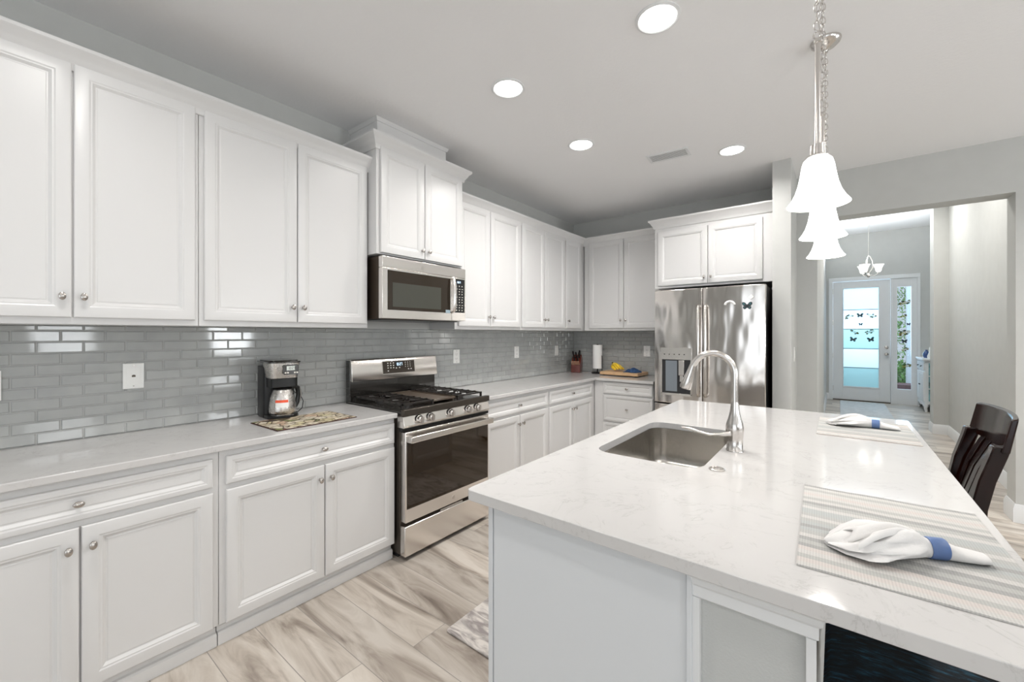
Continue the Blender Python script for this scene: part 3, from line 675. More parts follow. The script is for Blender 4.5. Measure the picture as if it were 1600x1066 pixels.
o = MB().prism([(0, .02), (.022, .0), (.0, -.02), (-.022, 0)], 0, -.004, 'y').obj('diamond_magnet', plastw, loc=(2.218, 3.9905, 1.718)); tag(o, 'small white diamond magnet above the butterfly magnet', 'magnet')

# ------------------------------------------------------------------ outlets
def plate(name, label, loc, rotz, kind, cat='outlet', w=.08, h=.126):
    t = thing(name, label, cat, loc, rotz)
    pl = MB().box(-w/2, w/2, -.006, 0, -h/2, h/2).obj('plate', plastw, t, bev=.002)
    dark = MATS['black_plastic']
    if kind == 'phone':
        MB().box(-.026, .026, -.0075, -.006, -.042, .042).obj('insert', plastw, t, bev=.001)
        MB().prism([(-.007, -.005), (.007, -.005), (.007, .003), (.003, .006), (-.003, .006), (-.007, .003)], -.0075, -.009, 'y').obj('jack', darkside, t)
    elif kind == 'switch':
        MB().box(-.017, .017, -.0095, -.006, -.034, .034).obj('rocker', plastw, t, bev=.002)
    else:
        for zc in (-.02, .02):
            f = MB().lathe([(.0001, -.0085), (.0165, -.0085), (.0175, -.006)], (0, 0, zc), 20, 'y').obj('receptacle', plastw, t)
            MB().box(-.008, -.006, -.0088, -.0084, zc-.002, zc+.007).box(.005, .007, -.0088, -.0084, zc-.002, zc+.007).box(-.002, .002, -.0088, -.0084, zc-.010, zc-.006).obj('slots', dark, f)
    MB().lathe([(.0001, -.0072), (.003, -.0072), (.003, -.006)], (0, 0, h*.40), 10, 'y').lathe([(.0001, -.0072), (.003, -.0072), (.003, -.006)], (0, 0, -h*.40), 10, 'y').obj('screws', nickel, t)
    return t
XT = .0072
plate('phone_jack', 'white phone jack plate on the tile between the two left wall cabinets', (XT, .464, 1.194), R90, 'phone', 'jack')
plate('outlet', 'white outlet plate cut off by the left edge of the view', (XT, .006, 1.186), R90, 'outlet')
plate('outlet', 'white wall plate on the tile just right of the range backguard', (XT, 2.705, 1.197), R90, 'outlet')
plate('outlet', 'white wall plate on the left tile wall midway between range and corner', (XT, 3.622, 1.205), R90, 'outlet')
plate('outlet', 'white wall plate on the left tile wall nearest the knife block', (XT, 4.447, 1.198), R90, 'switch')
plate('outlet', 'white outlet plate on the back tile wall beside the refrigerator', (1.0, YB-.0072, 1.20), 0, 'outlet')
plate('light_switch', 'white switch on the grey post wall right of the refrigerator', (2.485, 4.42, 1.225), R90, 'switch', 'switch')

# ------------------------------------------------------------------ ceiling fixtures
def downlight(label, x, y, e=8., r=.083):
    t = thing('recessed_light', label, 'ceiling light', (x, y, ZC), 0, 'recessed ceiling lights')
    MB().lathe([(r+.018, 0), (r+.018, -.004), (r+.006, -.008), (r, -.004), (r, 0)], seg=36, cap=False).obj('trim_ring', trimw, t)
    MB().lathe([(.0001, -.0045), (r, -.0045), (r, -.002), (.0001, -.002)], seg=36).obj('lens', lensm, t)
    l = bpy.data.lights.new('downlight', 'AREA'); l.shape = 'DISK'; l.size = 2*r; l.energy = e; l.color = (1, .97, .935); l.spread = radians(150)
    lo = bpy.data.objects.new('downlight', l); C.objects.link(lo); lo.parent = t; lo.location = (0, 0, -.012)
    return t
downlight('round recessed light nearest the pendant chains, at the top of the view', 2.130, 1.937, 6)
downlight('round recessed light above the aisle in front of the range', 1.238, 1.938)
downlight('round recessed light above the aisle before the back corner', 1.223, 2.864, 18)
downlight('round recessed light right of the ceiling vent', 2.126, 3.694, 11)
for x, y in ((1.24, .2), (2.3, -.9), (4.6, -.9), (4.6, 1.2), (4.6, 3.2)):  # extra ceiling lamps out of view, added to light the room
    downlight('unseen round recessed light added to light the room', x, y, (9 if x < 2 else 4.5) if x < 3 else (24 if y > 3 else 10))
def hall_fill_light(label, x, y):
    t = downlight(label, x, y); t.location.z = 3.5; return t
hall_fill_light('unseen recessed light added in the hall ceiling to brighten the hall', 3.3, 6.0); hall_fill_light('unseen recessed light added in the foyer ceiling to brighten the foyer', 3.3, 7.6)  # unseen lamps added to lift the dark hall and foyer
for ob in C.objects:
    if ob.type == 'LIGHT' and ob.parent and ob.parent.location.z > 3.4: ob.data.energy = 21
vt = thing('ceiling_vent', 'white rectangular air vent in the ceiling between two recessed lights', 'vent', (1.695, 3.475, ZC), radians(5))
m = MB(); m.box(-.16, .16, -.085, -.065, -.008, 0).box(-.16, .16, .065, .085, -.008, 0).box(-.16, -.14, -.065, .065, -.008, 0).box(.14, .16, -.065, .065, -.008, 0); m.obj('frame', trimw, vt, bev=.002)
MB().box(-.14, .14, -.065, .065, -.001, 0).obj('backing', darkside, vt)
m = MB()
for i in range(7):
    y = -.058+i*.0195; m.box(-.14, .14, -.0075, .0075, -.0006, .0006, M=Matrix.Translation((0, y, -.006)) @ Matrix.Rotation(radians(5), 4, 'X'))
m.obj('louvres', trimw, vt)

# pendants
def pendant():
    t = thing('pendant_light', '', 'pendant light', (2.742, 1.55, ZC))
    zb = 1.794-ZC
    sh = [(.079, 0), (.0775, .003), (.068, .016), (.058, .036), (.050, .062), (.0445, .092), (.0405, .118), (.036, .133), (.026, .143), (.014, .146)]
    prof = [(r, zb+z) for r, z in sh]+[(r-.003 if r > .004 else r, zb+z-.001) for r, z in reversed(sh[:-1])]
    MB().lathe(prof, seg=36, cap=False).obj('shade', lampg, t, ang=80)
    MB().lathe([(.0001, zb+.05), (.015, zb+.055), (.022, zb+.075), (.018, zb+.1), (.012, zb+.125), (.0001, zb+.13)], seg=16).obj('bulb', lampg, t)
    MB().lathe([(.0001, zb+.14), (.027, zb+.14), (.027, zb+.146), (.020, zb+.150), (.019, zb+.178), (.008, zb+.182), (.0001, zb+.182)], seg=24).obj('socket_cap', nickel, t)
    MB().lathe([(.0001, zb+.18), (.0075, zb+.18), (.0075, zb+.485), (.010, zb+.487), (.010, zb+.496), (.0001, zb+.498)], seg=14).obj('rod', nickel, t)
    ch = MB(); z = zb+.50; k = 0; ch.torus((0, 0, z+.012), .011, .0022); z += .022
    while z < -.055:
        ch.torus((0, 0, z+.016), .0095, .0018, Matrix.Rotation(radians(90*(k % 2)+20), 4, 'Z'), 12, 6, 1.75); z += .0275; k += 1
    ch.obj('chain', nickel, t, ang=60)
    c2 = MB().tube([(.004*sin(i*.9), .004*cos(i*.9), zb+.49+i*(.56/30)) for i in range(31)], .0013, 5).obj('cord', nickel, t)
    MB().lathe([(.0001, -.055), (.006, -.055), (.009, -.045), (.022, -.040), (.045, -.030), (.060, -.015), (.064, -.004), (.064, 0), (.0001, 0)], seg=32).obj('canopy', nickel, t, ang=60)
    l = bpy.data.lights.new('pendant_glow', 'POINT'); l.energy = 2.2; l.shadow_soft_size = .03; l.color = (1, .93, .85)
    lo = bpy.data.objects.new('pendant_glow', l); C.objects.link(lo); lo.parent = t; lo.location = (0, 0, zb+.02)
    return t
pd = pendant(); pd['label'] = 'nearest and largest-looking pendant with lit white bell shade over the island'
dup(pd, (2.742, 2.08, ZC), label='middle pendant of the three lit bell shades over the island')
dup(pd, (2.742, 2.61, ZC), label='farthest pendant of the three, its nickel canopy showing on the ceiling')

# ------------------------------------------------------------------ island table settings
def placemat(label, loc, rot, w, l):
    m = MB(); nx, ny = 10, 16; rows = []
    for zz, flip in ((.0, 0), (.0035, 1)):
        for j in range(ny+1):
            for i in range(nx+1):
                x = -w/2+w*i/nx; y = -l/2+l*j/ny; rows.append((x, y, zz+.0008*sin(i*1.3+j*.9)*(zz > 0)))
    n0 = (nx+1)*(ny+1)
    fs = []
    for j in range(ny):
        for i in range(nx):
            a = j*(nx+1)+i; fs.append((a, a+nx+1, a+nx+2, a+1)); fs.append((n0+a, n0+a+1, n0+a+nx+2, n0+a+nx+1))
    for i in range(nx): fs += [(i, i+1, n0+i+1, n0+i), (ny*(nx+1)+i, n0+ny*(nx+1)+i, n0+ny*(nx+1)+i+1, ny*(nx+1)+i+1)]
    for j in range(ny): a = j*(nx+1); b = a+nx; fs += [(a, n0+a, n0+a+nx+1, a+nx+1), (b, b+nx+1, n0+b+nx+1, n0+b)]
    m.add(rows, fs); o = m.obj('placemat', stripem, loc=loc, rotz=rot); return tag(o, label, 'placemat')
placemat('grey and cream striped woven placemat nearest the camera on the island', (2.900, 1.355, .9145), radians(1.5), .375, .575)
placemat('grey striped woven placemat at the far end of the island', (2.895, 2.78, .9145), radians(0), .375, .52)
def napkin(label, loc, rot, seed, sc=1.):
    rnd = random.Random(seed); m = MB(); seg = 56; rings = []
    stat = [(0, .012, .005, 0), (.018, .045, .010, -.006), (.045, .066, .016, -.004), (.075, .073, .022, .0), (.105, .068, .026, .002), (.135, .055, .029, .0), (.158, .036, .027, .0), (.172, .021, .0215, 0), (.185, .0185, .0185, 0), (.205, .0185, .0185, 0), (.214, .021, .0175, 0), (.235, .025, .013, .002), (.262, .025, .0105, .003), (.280, .020, .009, .004), (.288, .008, .004, .004)]
    st2 = []
    for i in range(len(stat)-1):
        for k in range(3):
            f = k/3; st2.append(tuple(a+(b-a)*f for a, b in zip(stat[i], stat[i+1])))
    st2.append(stat[-1]); ph = [rnd.uniform(0, 6.28) for _ in range(5)]
    for (x, a, h, yo) in st2:
        ring = []; fan = max(0, (.172-x)/.172)**.6
        for j in range(seg):
            t = 2*pi*j/seg; f = 1+fan*(.17*sin(5*t+ph[0]+x*22)+.11*sin(9*t+ph[1]-x*30)+.06*sin(15*t+ph[2]+x*60)); g = 1+fan*(.42*sin(4*t+ph[3]+x*18)+.22*sin(8*t+ph[4]-x*46))
            if sin(t) < 0: z = h*(sin(t)*.999)+h
            else: z = h+h*sin(t)*g
            ring.append((x-.01*fan*abs(sin(3*t+ph[1])), a*cos(t)*f+yo, max(.0012, z)))
        rings.append(ring)
    m.loft(rings)
    # two loose fold flaps lying over the fan
    for (y0, y1, tw) in ((-.05, -.005, .5), (.0, .048, -.4)):
        fl_ = []
        for i in range(13):
            u = i/12; x = .035+.13*u; wv = .026*(1-u*.72); yc = y0*(1-u)*.9+y1*0; zc = .030+.026*sin(u*pi*.85)
            fl_.append([(x-.012*(1-u)*cos(k*.6), yc+(k-4)/4*wv, zc+.011*cos((k-4)/4*2.2+tw)*(1-u*.3)) for k in range(9)]+[(x-.012*(1-u)*cos(k*.6), yc+(k-4)/4*wv, zc-.002+.011*cos((k-4)/4*2.2+tw)*(1-u*.3)) for k in range(8, -1, -1)])
        m.loft(fl_)
    m.v = [(x*sc, y*sc, z*sc) for x, y, z in m.v]
    o = m.obj('napkin', napk, loc=loc, rotz=rot, ang=70); tag(o, label, 'napkin'); return o
def ring_at(label, loc, rot, sc=1.):
    m = MB(); m.lathe([(.0195, -.015), (.0215, -.0155), (.0225, -.013), (.0225, .013), (.0215, .0155), (.0195, .015), (.0188, 0)], (0, 0, 0), 32, 'x')
    rr_ = m; k = len(m.v); m.v = [(x*sc, y*sc, z*sc) for x, y, z in m.v]
    o = m.obj('napkin_ring', ringb, loc=loc, rotz=rot, ang=60); return tag(o, label, 'napkin ring')
a1 = radians(22)
n1 = Vector((2.776, 1.200, .9195)); napkin('white cloth napkin fanned out on the nearest placemat', n1, a1, 3)
ring_at('blue napkin ring round the napkin on the nearest placemat', n1+Vector((.194*cos(a1), .194*sin(a1), .0205)), a1)
a2 = radians(-2)
n2 = Vector((2.750, 2.845, .9195)); napkin('white cloth napkin on the far placemat', n2, a2, 8)
ring_at('blue napkin ring round the napkin on the far placemat', n2+Vector((.194*cos(a2), .194*sin(a2), .0205)), a2)

# ------------------------------------------------------------------ counter-top objects
cm = thing('coffee_maker', 'black and stainless drip coffee maker against the tile left of the range', 'coffee maker', (.165, 1.088, .9145), radians(85))
# local: width x +-.085, back y=+.115, front y=-.12
m = MB(); m.prism(rrect(-.085, .085, -.02, .115, .02, 4), 0, .30); m.obj('tower', blackp, cm, bev=.004)
m = MB(); m.prism(rrect(-.082, .082, -.125, .0, .03, 5, rs=[.0, .0, .06, .06]), 0, .022); m.obj('base', blackp, cm, bev=.004)
MB().lathe([(.0001, .022), (.062, .022), (.062, .025), (.0001, .025)], (0, -.062, 0), 28).obj('warming_plate', nickel, cm)
def headring(z, s, yb): return [(x*s, (y-.0)*1.0 if y > -.03 else y+ (1-s)*.06, z) for x, y in rrect(-.085, .085, -.122, .0, .03, 5, rs=[.0, .0, .035, .035])]
m = MB(); m.loft([headring(.235, .86, 0), headring(.245, .90, 0), headring(.322, 1., 0)]); hd = m.obj('brew_head', carst, cm, ang=50)
m = MB(); m.prism(rrect(-.088, .088, -.126, .118, .03, 5, rs=[.02, .02, .035, .035]), .322, .332).prism(rrect(-.078, .078, -.11, .11, .03, 5), .332, .338); m.obj('lid', blackm, cm, bev=.003)
MB().prism(rrect(-.072, .072, -.108, .0, .02, 5), .18, .236).obj('filter_basket', blackp, cm, bev=.004)
cpan = MB().prism(rrect(-.018, .066, .255, .312, .008, 3), -.1235, -.127, 'y').obj('control_panel', blackm, cm)
MB().box(.001, .046, -.1274, -.127, .280, .304).obj('display', lcd, cpan)
m = MB(); seg7(m, '10:27', .008, .285, .014, -.1276); m.obj('clock_digits', blackp, cpan, smooth=False)
m = MB()
for x in (-.010, .003, .040, .053): m.prism(rrect(x, x+.010, .262, .270, .003, 2), -.127, -.1285, 'y')
m.obj('button', legend, cpan)
MB().tube([(.085, .06, .02), (.10, .05, .012), (.118, .03, .006), (.14, .02, .03), (.150, .03, .07), (.140, .05, .105), (.11, .08, .13), (.086, .10, .135)], .0028, 6).obj('power_cord', blackp, cm)
cf = thing('coffee_carafe', 'stainless thermal carafe with red and white sticker sitting in the coffee maker', 'carafe', (0, 0, 0), radians(85+12))
Mw = Matrix.Translation((.165, 1.088, .9145)) @ Matrix.Rotation(radians(85), 4, 'Z') @ Vector((0, -.062, .026)); cf.location = Mw
MB().lathe([(.0001, 0), (.064, 0), (.069, .004), (.0715, .02), (.070, .05), (.064, .09), (.054, .125), (.048, .140), (.0001, .140)], seg=36).obj('body', carst, cf, ang=60)
MB().lathe([(.0001, .14), (.049, .14), (.050, .146), (.042, .150), (.030, .1515), (.0001, .1515)], seg=30).obj('lid', blackp, cf, ang=50)
m = MB(); m.tube([(.040, 0, .143), (.075, 0, .150), (.092, 0, .140), (.098, 0, .10), (.090, 0, .055), (.074, 0, .030)], [.010, .011, .012, .0115, .012, .013], 10, flat=1.2); m.obj('handle', blackp, cf, ang=60)
m = MB(); m.tube([(.103, 0, .138), (.1105, 0, .10), (.102, 0, .058)], [.006, .008, .006], 8, flat=1.1); m.obj('handle_inlay', st, cf, ang=60)
def wrap(z0, z1, a0, a1, off, mat, name, par):
    def rad(z): 
        P = [(0, .064), (.004, .069), (.02, .0715), (.05, .070), (.09, .064), (.125, .054)]
        for i in range(len(P)-1):
            if P[i][0] <= z <= P[i+1][0]: f = (z-P[i][0])/(P[i+1][0]-P[i][0]); return P[i][1]+(P[i+1][1]-P[i][1])*f
    mb = MB(); rg_ = []
    for zz in [z0+(z1-z0)*i/4 for i in range(5)]:
        rg_.append([((rad(zz)+off)*cos(radians(a0+(a1-a0)*k/10)), (rad(zz)+off)*sin(radians(a0+(a1-a0)*k/10)), zz) for k in range(11)])
    mb.loft(rg_, closed=False, cap=False); return mb.obj(name, mat, par)
stk_ = wrap(.043, .083, -150, -92, .0008, plastw, 'sticker', cf); wrap(.070, .085, -152, -94, .0014, redp, 'sticker_band', stk_)
# trivet mat
tm = thing('counter_mat', 'flat decorated counter mat with wine and food print in front of the coffee maker', 'mat', (.414, 1.128, .9145), radians(1.5))
MB().box(-.158, .158, -.222, .222, 0, .004).obj('edge', plain('mat_edge', (.05, .015, .01), .6), tm)
MB().box(-.153, .153, -.217, .217, .004, .0055).obj('printed_face', collm, tm)
# knife block
kb = thing('knife_block', 'dark red-brown wooden knife block in the counter corner', 'knife block', (.155, 4.69, .9145), radians(18))
# local front -y; slanted profile in y-z
m = MB(); m.prism([(.105, 0), (-.045, 0), (-.045, .095), (-.020, .125), (.062, .225), (.105, .19), (.135, .165)], -.058, .058, 'x'); m.obj('block', blockm, kb, bev=.004)
def world_of(t, v): return Matrix.Translation(t.location) @ t.rotation_euler.to_matrix().to_4x4() @ Vector(v)
def knife(label, x, y, z, L, r, mat, tilt, grp, kname='kitchen_knife'):
    t = thing(kname, label, 'knife', world_of(kb, (x, y, z)), kb.rotation_euler[2], grp); t.rotation_euler = (tilt, 0, kb.rotation_euler[2])
    MB().box(-r*.8, r*.8, -.001, .001, -.05, .004).obj('blade', nickel, t)
    MB().loft([[(a*q, b*q*.75, zz) for a, b in rrect(-r, r, -r*1.3, r*1.3, r*.7, 3)] for q, zz in ((.8, .003), (1, .01), (.85, L*.4), (1.1, L*.85), (.8, L))]).obj('handle', mat, t, ang=60)
    MB().lathe([(.0001, -r*1.25), (.0028, -r*1.25), (.0028, r*1.25), (.0001, r*1.25)], (0, 0, L*.3), 8, 'x').obj('rivet', nickel, t)
tl = radians(38)
for i in range(6):
    knife('steak knife with pale bolster in the lower front row of the knife block', -.045+i*.018, -.040+.0, .098, .062, .006, kniferiv if i < 0 else steakm, tl, 'steak knives in the knife block', 'steak_knife')
for i, (x, y, z, L) in enumerate(((-.038, .035, .188, .10), (.0, .03, .182, .095), (.038, .03, .182, .09), (-.02, .0, .148, .085), (.022, .0, .148, .085), (.04, .058, .215, .08))):
    knife('large black-handled kitchen knife in the upper part of the knife block', x, y, z, L, .0105, kniferiv, tl, 'large knives in the knife block')
# paper towel
pt = thing('paper_towel_holder', 'black upright paper towel stand in front of the back tile wall', 'paper towel holder', (.424, 4.75, .9145))
MB().lathe([(.0001, 0), (.075, 0), (.078, .006), (.070, .012), (.012, .014), (.008, .02), (.008, .34), (.013, .345), (.013, .36), (.0001, .365)], seg=32).obj('stand', blackp, pt, ang=50)
MB().tube([(.067, -.01, .008), (.067, -.01, .12), (.067, -.01, .21), (.062, -.01, .22)], .005, 8).obj('tension_arm', blackp, pt)
m = MB(); m.lathe([(.020, .06), (.059, .06), (.0595, .062), (.0595, .352), (.059, .355), (.020, .355), (.019, .30), (.019, .1)], (0, 0, 0), 40, cap=False)
o = m.obj('paper_towel_roll', paper, loc=(.424, 4.75, .9145), ang=50); tag(o, 'white roll of paper towel on the black stand', 'paper towel')
# cutting board
cb = thing('cutting_board', 'thick light maple cutting board on the counter beside the refrigerator', 'cutting board', (.79, 4.70, .9145), radians(-2))
MB().box(-.238, .238, -.15, .15, .009, .045).obj('board', board, cb, bev=.004)
m = MB()
for x in (-.2, .2):
    for y in (-.115, .115): MB().lathe([(.0001, 0), (.014, 0), (.014, .009), (.0001, .009)], (x, y, 0), 14).obj('foot', rubber, cb)
bn = thing('banana_bunch', 'small bunch of yellow bananas on the cutting board', 'bananas', (.70, 4.69, .9595), radians(-25))
for k, (sp, hh, dx) in enumerate(((-.055, .030, .0), (-.028, .055, .006), (.002, .066, .008), (.030, .054, .004), (.054, .030, -.004))):
    ctl = [(-.058, sp*.12, .074), (-.040, sp*.5, .030+hh*.80), (-.005+dx, sp*.95, .022+hh*.86), (.034+dx, sp*1.15, .020+hh*.55), (.062+dx, sp*1.15, .020+hh*.12)]
    pts = []; rs = []
    for i in range(17):
        u = i/16*4; q = min(int(u), 3); f = u-q; P0 = Vector(ctl[max(q-1, 0)]); P1 = Vector(ctl[q]); P2 = Vector(ctl[q+1]); P3 = Vector(ctl[min(q+2, 4)])
        p = .5*((2*P1)+(P2-P0)*f+(2*P0-5*P1+4*P2-P3)*f*f+(3*P1-P0-3*P2+P3)*f**3); v = i/16
        pts.append(tuple(p)); rs.append(.0178*(.42+.58*sin(pi*min(1, v*1.02+.0))**.55 if v < .97 else .42))
    MB().tube(pts, rs, 8).obj('banana', banan, bn, ang=80)
MB().tube([(-.050, 0, .070), (-.066, 0, .086), (-.072, 0, .104)], [.013, .010, .008], 8).obj('stem', banst, bn)
rnd = random.Random(5); m = MB(); nx, ny = 22, 16; top = []; bot = []
for j in range(ny+1):
    for i in range(nx+1):
        u = i/nx*2-1; v = j/ny*2-1; rr0 = max(abs(u), abs(v)); e = max(0, 1-rr0**3)
        z = .002+e*(.016+.016*abs(sin(3.1*u+2*v))+.010*sin(6*u-3*v)+.026*math.exp(-((u-.1)**2*30+(v+.1)**2*5)))
        x = .092*u*(1+.12*sin(3*v+1)); y = .07*v*(1+.15*sin(4*u)); top.append((x, y, max(z, .004))); bot.append((x*.98, y*.98, .0))
n0 = len(top); fs = []
for j in range(ny):
    for i in range(nx):
        a = j*(nx+1)+i; fs.append((a, a+1, a+nx+2, a+nx+1)); fs.append((n0+a, n0+a+nx+1, n0+a+nx+2, n0+a+1))
bd = [i for i in range(nx)]+[j*(nx+1)+nx for j in range(ny)]+[ny*(nx+1)+i for i in range(nx, 0, -1)]+[j*(nx+1) for j in range(ny, 0, -1)]
for i in range(len(bd)): a, b = bd[i], bd[(i+1) % len(bd)]; fs.append((a, n0+a, n0+b, b))
m.add(top+bot, fs); o = m.obj('dish_cloth', bluec, loc=(.915, 4.66, .9600), rotz=radians(-8), ang=80); tag(o, 'crumpled dark blue dish cloth on the cutting board', 'cloth')
# kitchen rug
o = MB().prism(rrect(1.336, 1.90, 1.345, 2.75, .012, 3), .0005, .011).obj('kitchen_rug', rugm, bev=.004); tag(o, 'mottled grey and cream rug on the floor beside the island', 'rug')

# ------------------------------------------------------------------ bar stools
def stool():
    t = thing('bar_stool', '', 'bar stool', (3.0, 2.55, 0))
    # local: front -x (towards the island); seat centre at 0,0; back at +x
    for sy in (-1, 1):
        MB().tube([(-.185, sy*.195, 0), (-.18, sy*.19, .60)], [.017, .022], 4).obj('leg', chairw, t, ang=30)
        pts = [(.235, sy*.205, 0), (.215, sy*.20, .30), (.205, sy*.198, .62), (.212, sy*.200, .74), (.232, sy*.204, .85), (.260, sy*.208, .95), (.268, sy*.210, .985)]
        ring = []
        for (x, y, z) in pts: ring.append([(x-.024, y-.026, z), (x+.022, y-.026, z), (x+.022, y+.026, z), (x-.024, y+.026, z)])
        MB().loft(ring).obj('leg', chairw, t, bev=.005, ang=30)
    def railring(y, x, z0, z1, th): return [(x-th, y, z0), (x+th, y, z0), (x+th+.02, y, z1-.01), (x+.012+.02, y, z1), (x-th+.025, y, z1-.006)]
    m = MB(); rr = []
    for i in range(13):
        u = i/12*2-1; y = .245*u; bow = .030*(1-u*u); rr.append(railring(y, .272+bow, .965-.012*(1-u*u), 1.100-.004*u*u, .011))
    m.loft(rr); m.obj('top_rail', chairw, t, bev=.004, ang=35)
    for k in range(5):
        y = -.128+k*.064; m = MB(); rr = []
        for (x, z) in ((.207, .68), (.213, .74), (.236, .85), (.268, .94), (.290, .985)):
            b = .022*(1-(y/.2)**2)*max(0, (z-.66)/.3); rr.append([(x-.006+b, y-.026, z), (x+.006+b, y-.026, z), (x+.006+b, y+.026, z), (x-.006+b, y+.026, z)])
        m.loft(rr); m.obj('slat', chairw, t, bev=.002, ang=30)
    MB().box(.192, .22, -.18, .18, .655, .700).obj('lower_rail', chairw, t, bev=.004)
    MB().box(-.2, .21, -.205, .205, .57, .615).obj('seat_frame', chairw, t, bev=.005)
    m = MB(); rr = []
    for ins, z in ((.012, .612), (.0, .625), (.0, .645), (.012, .660), (.05, .670), (.12, .674)):
        rr.append([(x, y, z) for x, y in rrect(-.235+ins, .205-ins, -.225+ins, .225-ins, .05, 5)])
    m.loft(rr); m.obj('seat_cushion', navym, t, ang=60)
    MB().box(-.195, -.175, -.18, .18, .18, .215).obj('footrest', chairw, t, bev=.003)
    for sy in (-1, 1): MB().box(-.17, .22, sy*.19-.009, sy*.19+.009, .26, .29).obj('stretcher', chairw, t, bev=.002)
    return t
s1 = stool(); s1['label'] = 'dark espresso bar stool whose slatted back rises right of the island'
s2 = dup(s1, (2.999, 1.30, 0), label='bar stool whose navy seat shows under the nearest island counter edge')

# ------------------------------------------------------------------ entry: door, sidelight, foyer
D0 = 11.287
fm = MB(); yF = D0-.015
for (a, b, c, e) in ((2.645, 2.715, 0, 2.518), (3.635, 3.665, 0, 2.518), (4.02, 4.065, 0, 2.518), (2.645, 4.065, 2.52, 2.60)): fm.box(a, b, yF, D0+.12, c, e)
struct(fm.obj('trim_3', trimw, bev=.003))
dr1 = MB()
y0, y1 = D0+.012, D0+.056
dr1.box(2.718, 2.882, y0, y1, .02, 2.515).box(3.465, 3.632, y0, y1, .02, 2.515).box(2.882, 3.465, y0, y1, .02, .29).box(2.882, 3.465, y0, y1, 2.375, 2.515)
door = struct(dr1.obj('door_1', trimw, bev=.002))
m = MB()
for (a, b, c, e) in ((2.872, 2.892, .28, 2.385), (3.455, 3.475, .28, 2.385), (2.892, 3.455, .28, .30), (2.892, 3.455, 2.365, 2.385)): m.box(a, b, y0-.01, y0+.004, c, e)
m.obj('glass_moulding', trimw, door, bev=.003)
zs = [.30, .70, 1.10, 1.51, 1.915, 2.365]
kinds = [2, 1, 2, 1, 0]
for i in range(5):
    MB().box(2.892, 3.455, y0+.015, y0+.019, zs[i]+.006, zs[i+1]-.006).obj('frosted_pane', frost[kinds[i]], door)
m = MB()
for z in zs[1:-1]: m.box(2.892, 3.455, y0+.012, y0+.022, z-.006, z+.006)
m.obj('pane_divider', leadm, door)
hw = MB(); hw.lathe([(.0001, 0), (.032, 0), (.030, -.010), (.016, -.014), (.0001, -.014)], (3.575, y0, 1.135), 24, 'y'); hw.obj('deadbolt', nickel, door)
hw = MB(); hw.lathe([(.0001, 0), (.034, 0), (.032, -.008), (.012, -.012), (.012, -.035), (.026, -.045), (.030, -.058), (.024, -.072), (.0001, -.076)], (3.575, y0, .995), 24, 'y'); hw.obj('door_knob', nickel, door, ang=50)
for z in (.25, .95, 1.65, 2.32): MB().box(2.712, 2.722, y0-.008, y0+.004, z-.055, z+.055).obj('hinge', nickel, door)
MB().box(2.715, 3.635, D0-.01, D0+.1, 0, .02).obj('threshold', darkside, door)
sl = MB(); sl.box(3.665, 3.735, y0, y1, 0, 2.52).box(3.937, 4.02, y0, y1, 0, 2.52).box(3.735, 3.937, y0, y1, 0, .305).box(3.735, 3.937, y0, y1, 2.345, 2.52)
side = struct(sl.obj('window_5', trimw, bev=.002))
MB().box(3.735, 3.937, y0+.015, y0+.019, .305, 2.345).obj('pane', glassm, side)
# stickers on the door panes
ys_ = y0+.0135
bf = [(3.163, 1.795, .052, 0, 'dark butterfly sticker at the middle of the door glass top row'), (3.173, 1.608, .032, 0, 'tiny dark butterfly sticker alone below the top row on the door glass'),
      (3.05, 1.29, .055, .2, 'dark butterfly sticker at the lower left of the door glass'), (3.334, 1.29, .055, -.2, 'dark butterfly sticker at the lower right of the door glass')]
for x, z, s, r, lb in bf: butterfly('butterfly_sticker', (x, ys_, z), s, drkb, tealb, lb, 'sticker', rot=r)
def flower(label, x, z, s, y=ys_, tail=1):
    t = thing('flower_sticker', label, 'sticker', (x, y, z))
    m = MB(); rnd2 = random.Random(int(x*1000+z*77))
    for k in range(3):
        cx, cz = (k-1)*s*.75, (k-1)*s*.3*tail
        for a in range(6):
            th = a*pi/3+k; m.prism([(cx+s*.12*cos(th+j*1.05)+s*.28*cos(th), cz+s*.14*sin(th+j*1.05)+s*.28*sin(th)) for j in range(6)], 0, -.0015-.0002*a, 'y')
    m.obj('petals', yelf, t, smooth=False)
    m = MB()
    for k in range(7):
        a = rnd2.uniform(0, 6.28); rx = s*rnd2.uniform(.6, 1.25)*cos(a); rz = s*.55*sin(a)+tail*rx*.35
        m.prism([(rx-s*.38, rz-s*.03), (rx-s*.05, rz+s*.24), (rx+s*.38, rz+s*.10), (rx+s*.05, rz-s*.22)], -.0002, -.0012-.0001*k, 'y')
    for k in (-1, 0, 1): m.prism([(k*s*.75+s*.1*cos(j), k*s*.3*tail+s*.1*sin(j)) for j in range(6)], -.003, -.0034, 'y')
    m.obj('leaves', stleaf, t, smooth=False); return t
flower('yellow flower sticker at the upper left of the door glass', 2.985, 1.775, .062)
flower('yellow flower sticker at the upper right of the door glass', 3.355, 1.785, .062, tail=-1)
flower('yellow flower sticker at the centre left of the door glass', 3.075, 1.445, .06, tail=-1)
flower('yellow flower sticker at the centre right of the door glass', 3.32, 1.45, .06)
for i, (x, z, s, lb) in enumerate(((3.85, 2.03, .07, 'large yellow flower sticker near the top of the sidelight'), (3.83, 1.76, .045, 'small flower sticker, second from the top of the sidelight'),
                           (3.84, 1.43, .075, 'large yellow flower sticker at the middle of the sidelight'), (3.85, 1.10, .05, 'small flower sticker below the middle of the sidelight'), (3.87, .77, .06, 'yellow flower sticker in the lower part of the sidelight'))):
    flower(lb, x, z, s)
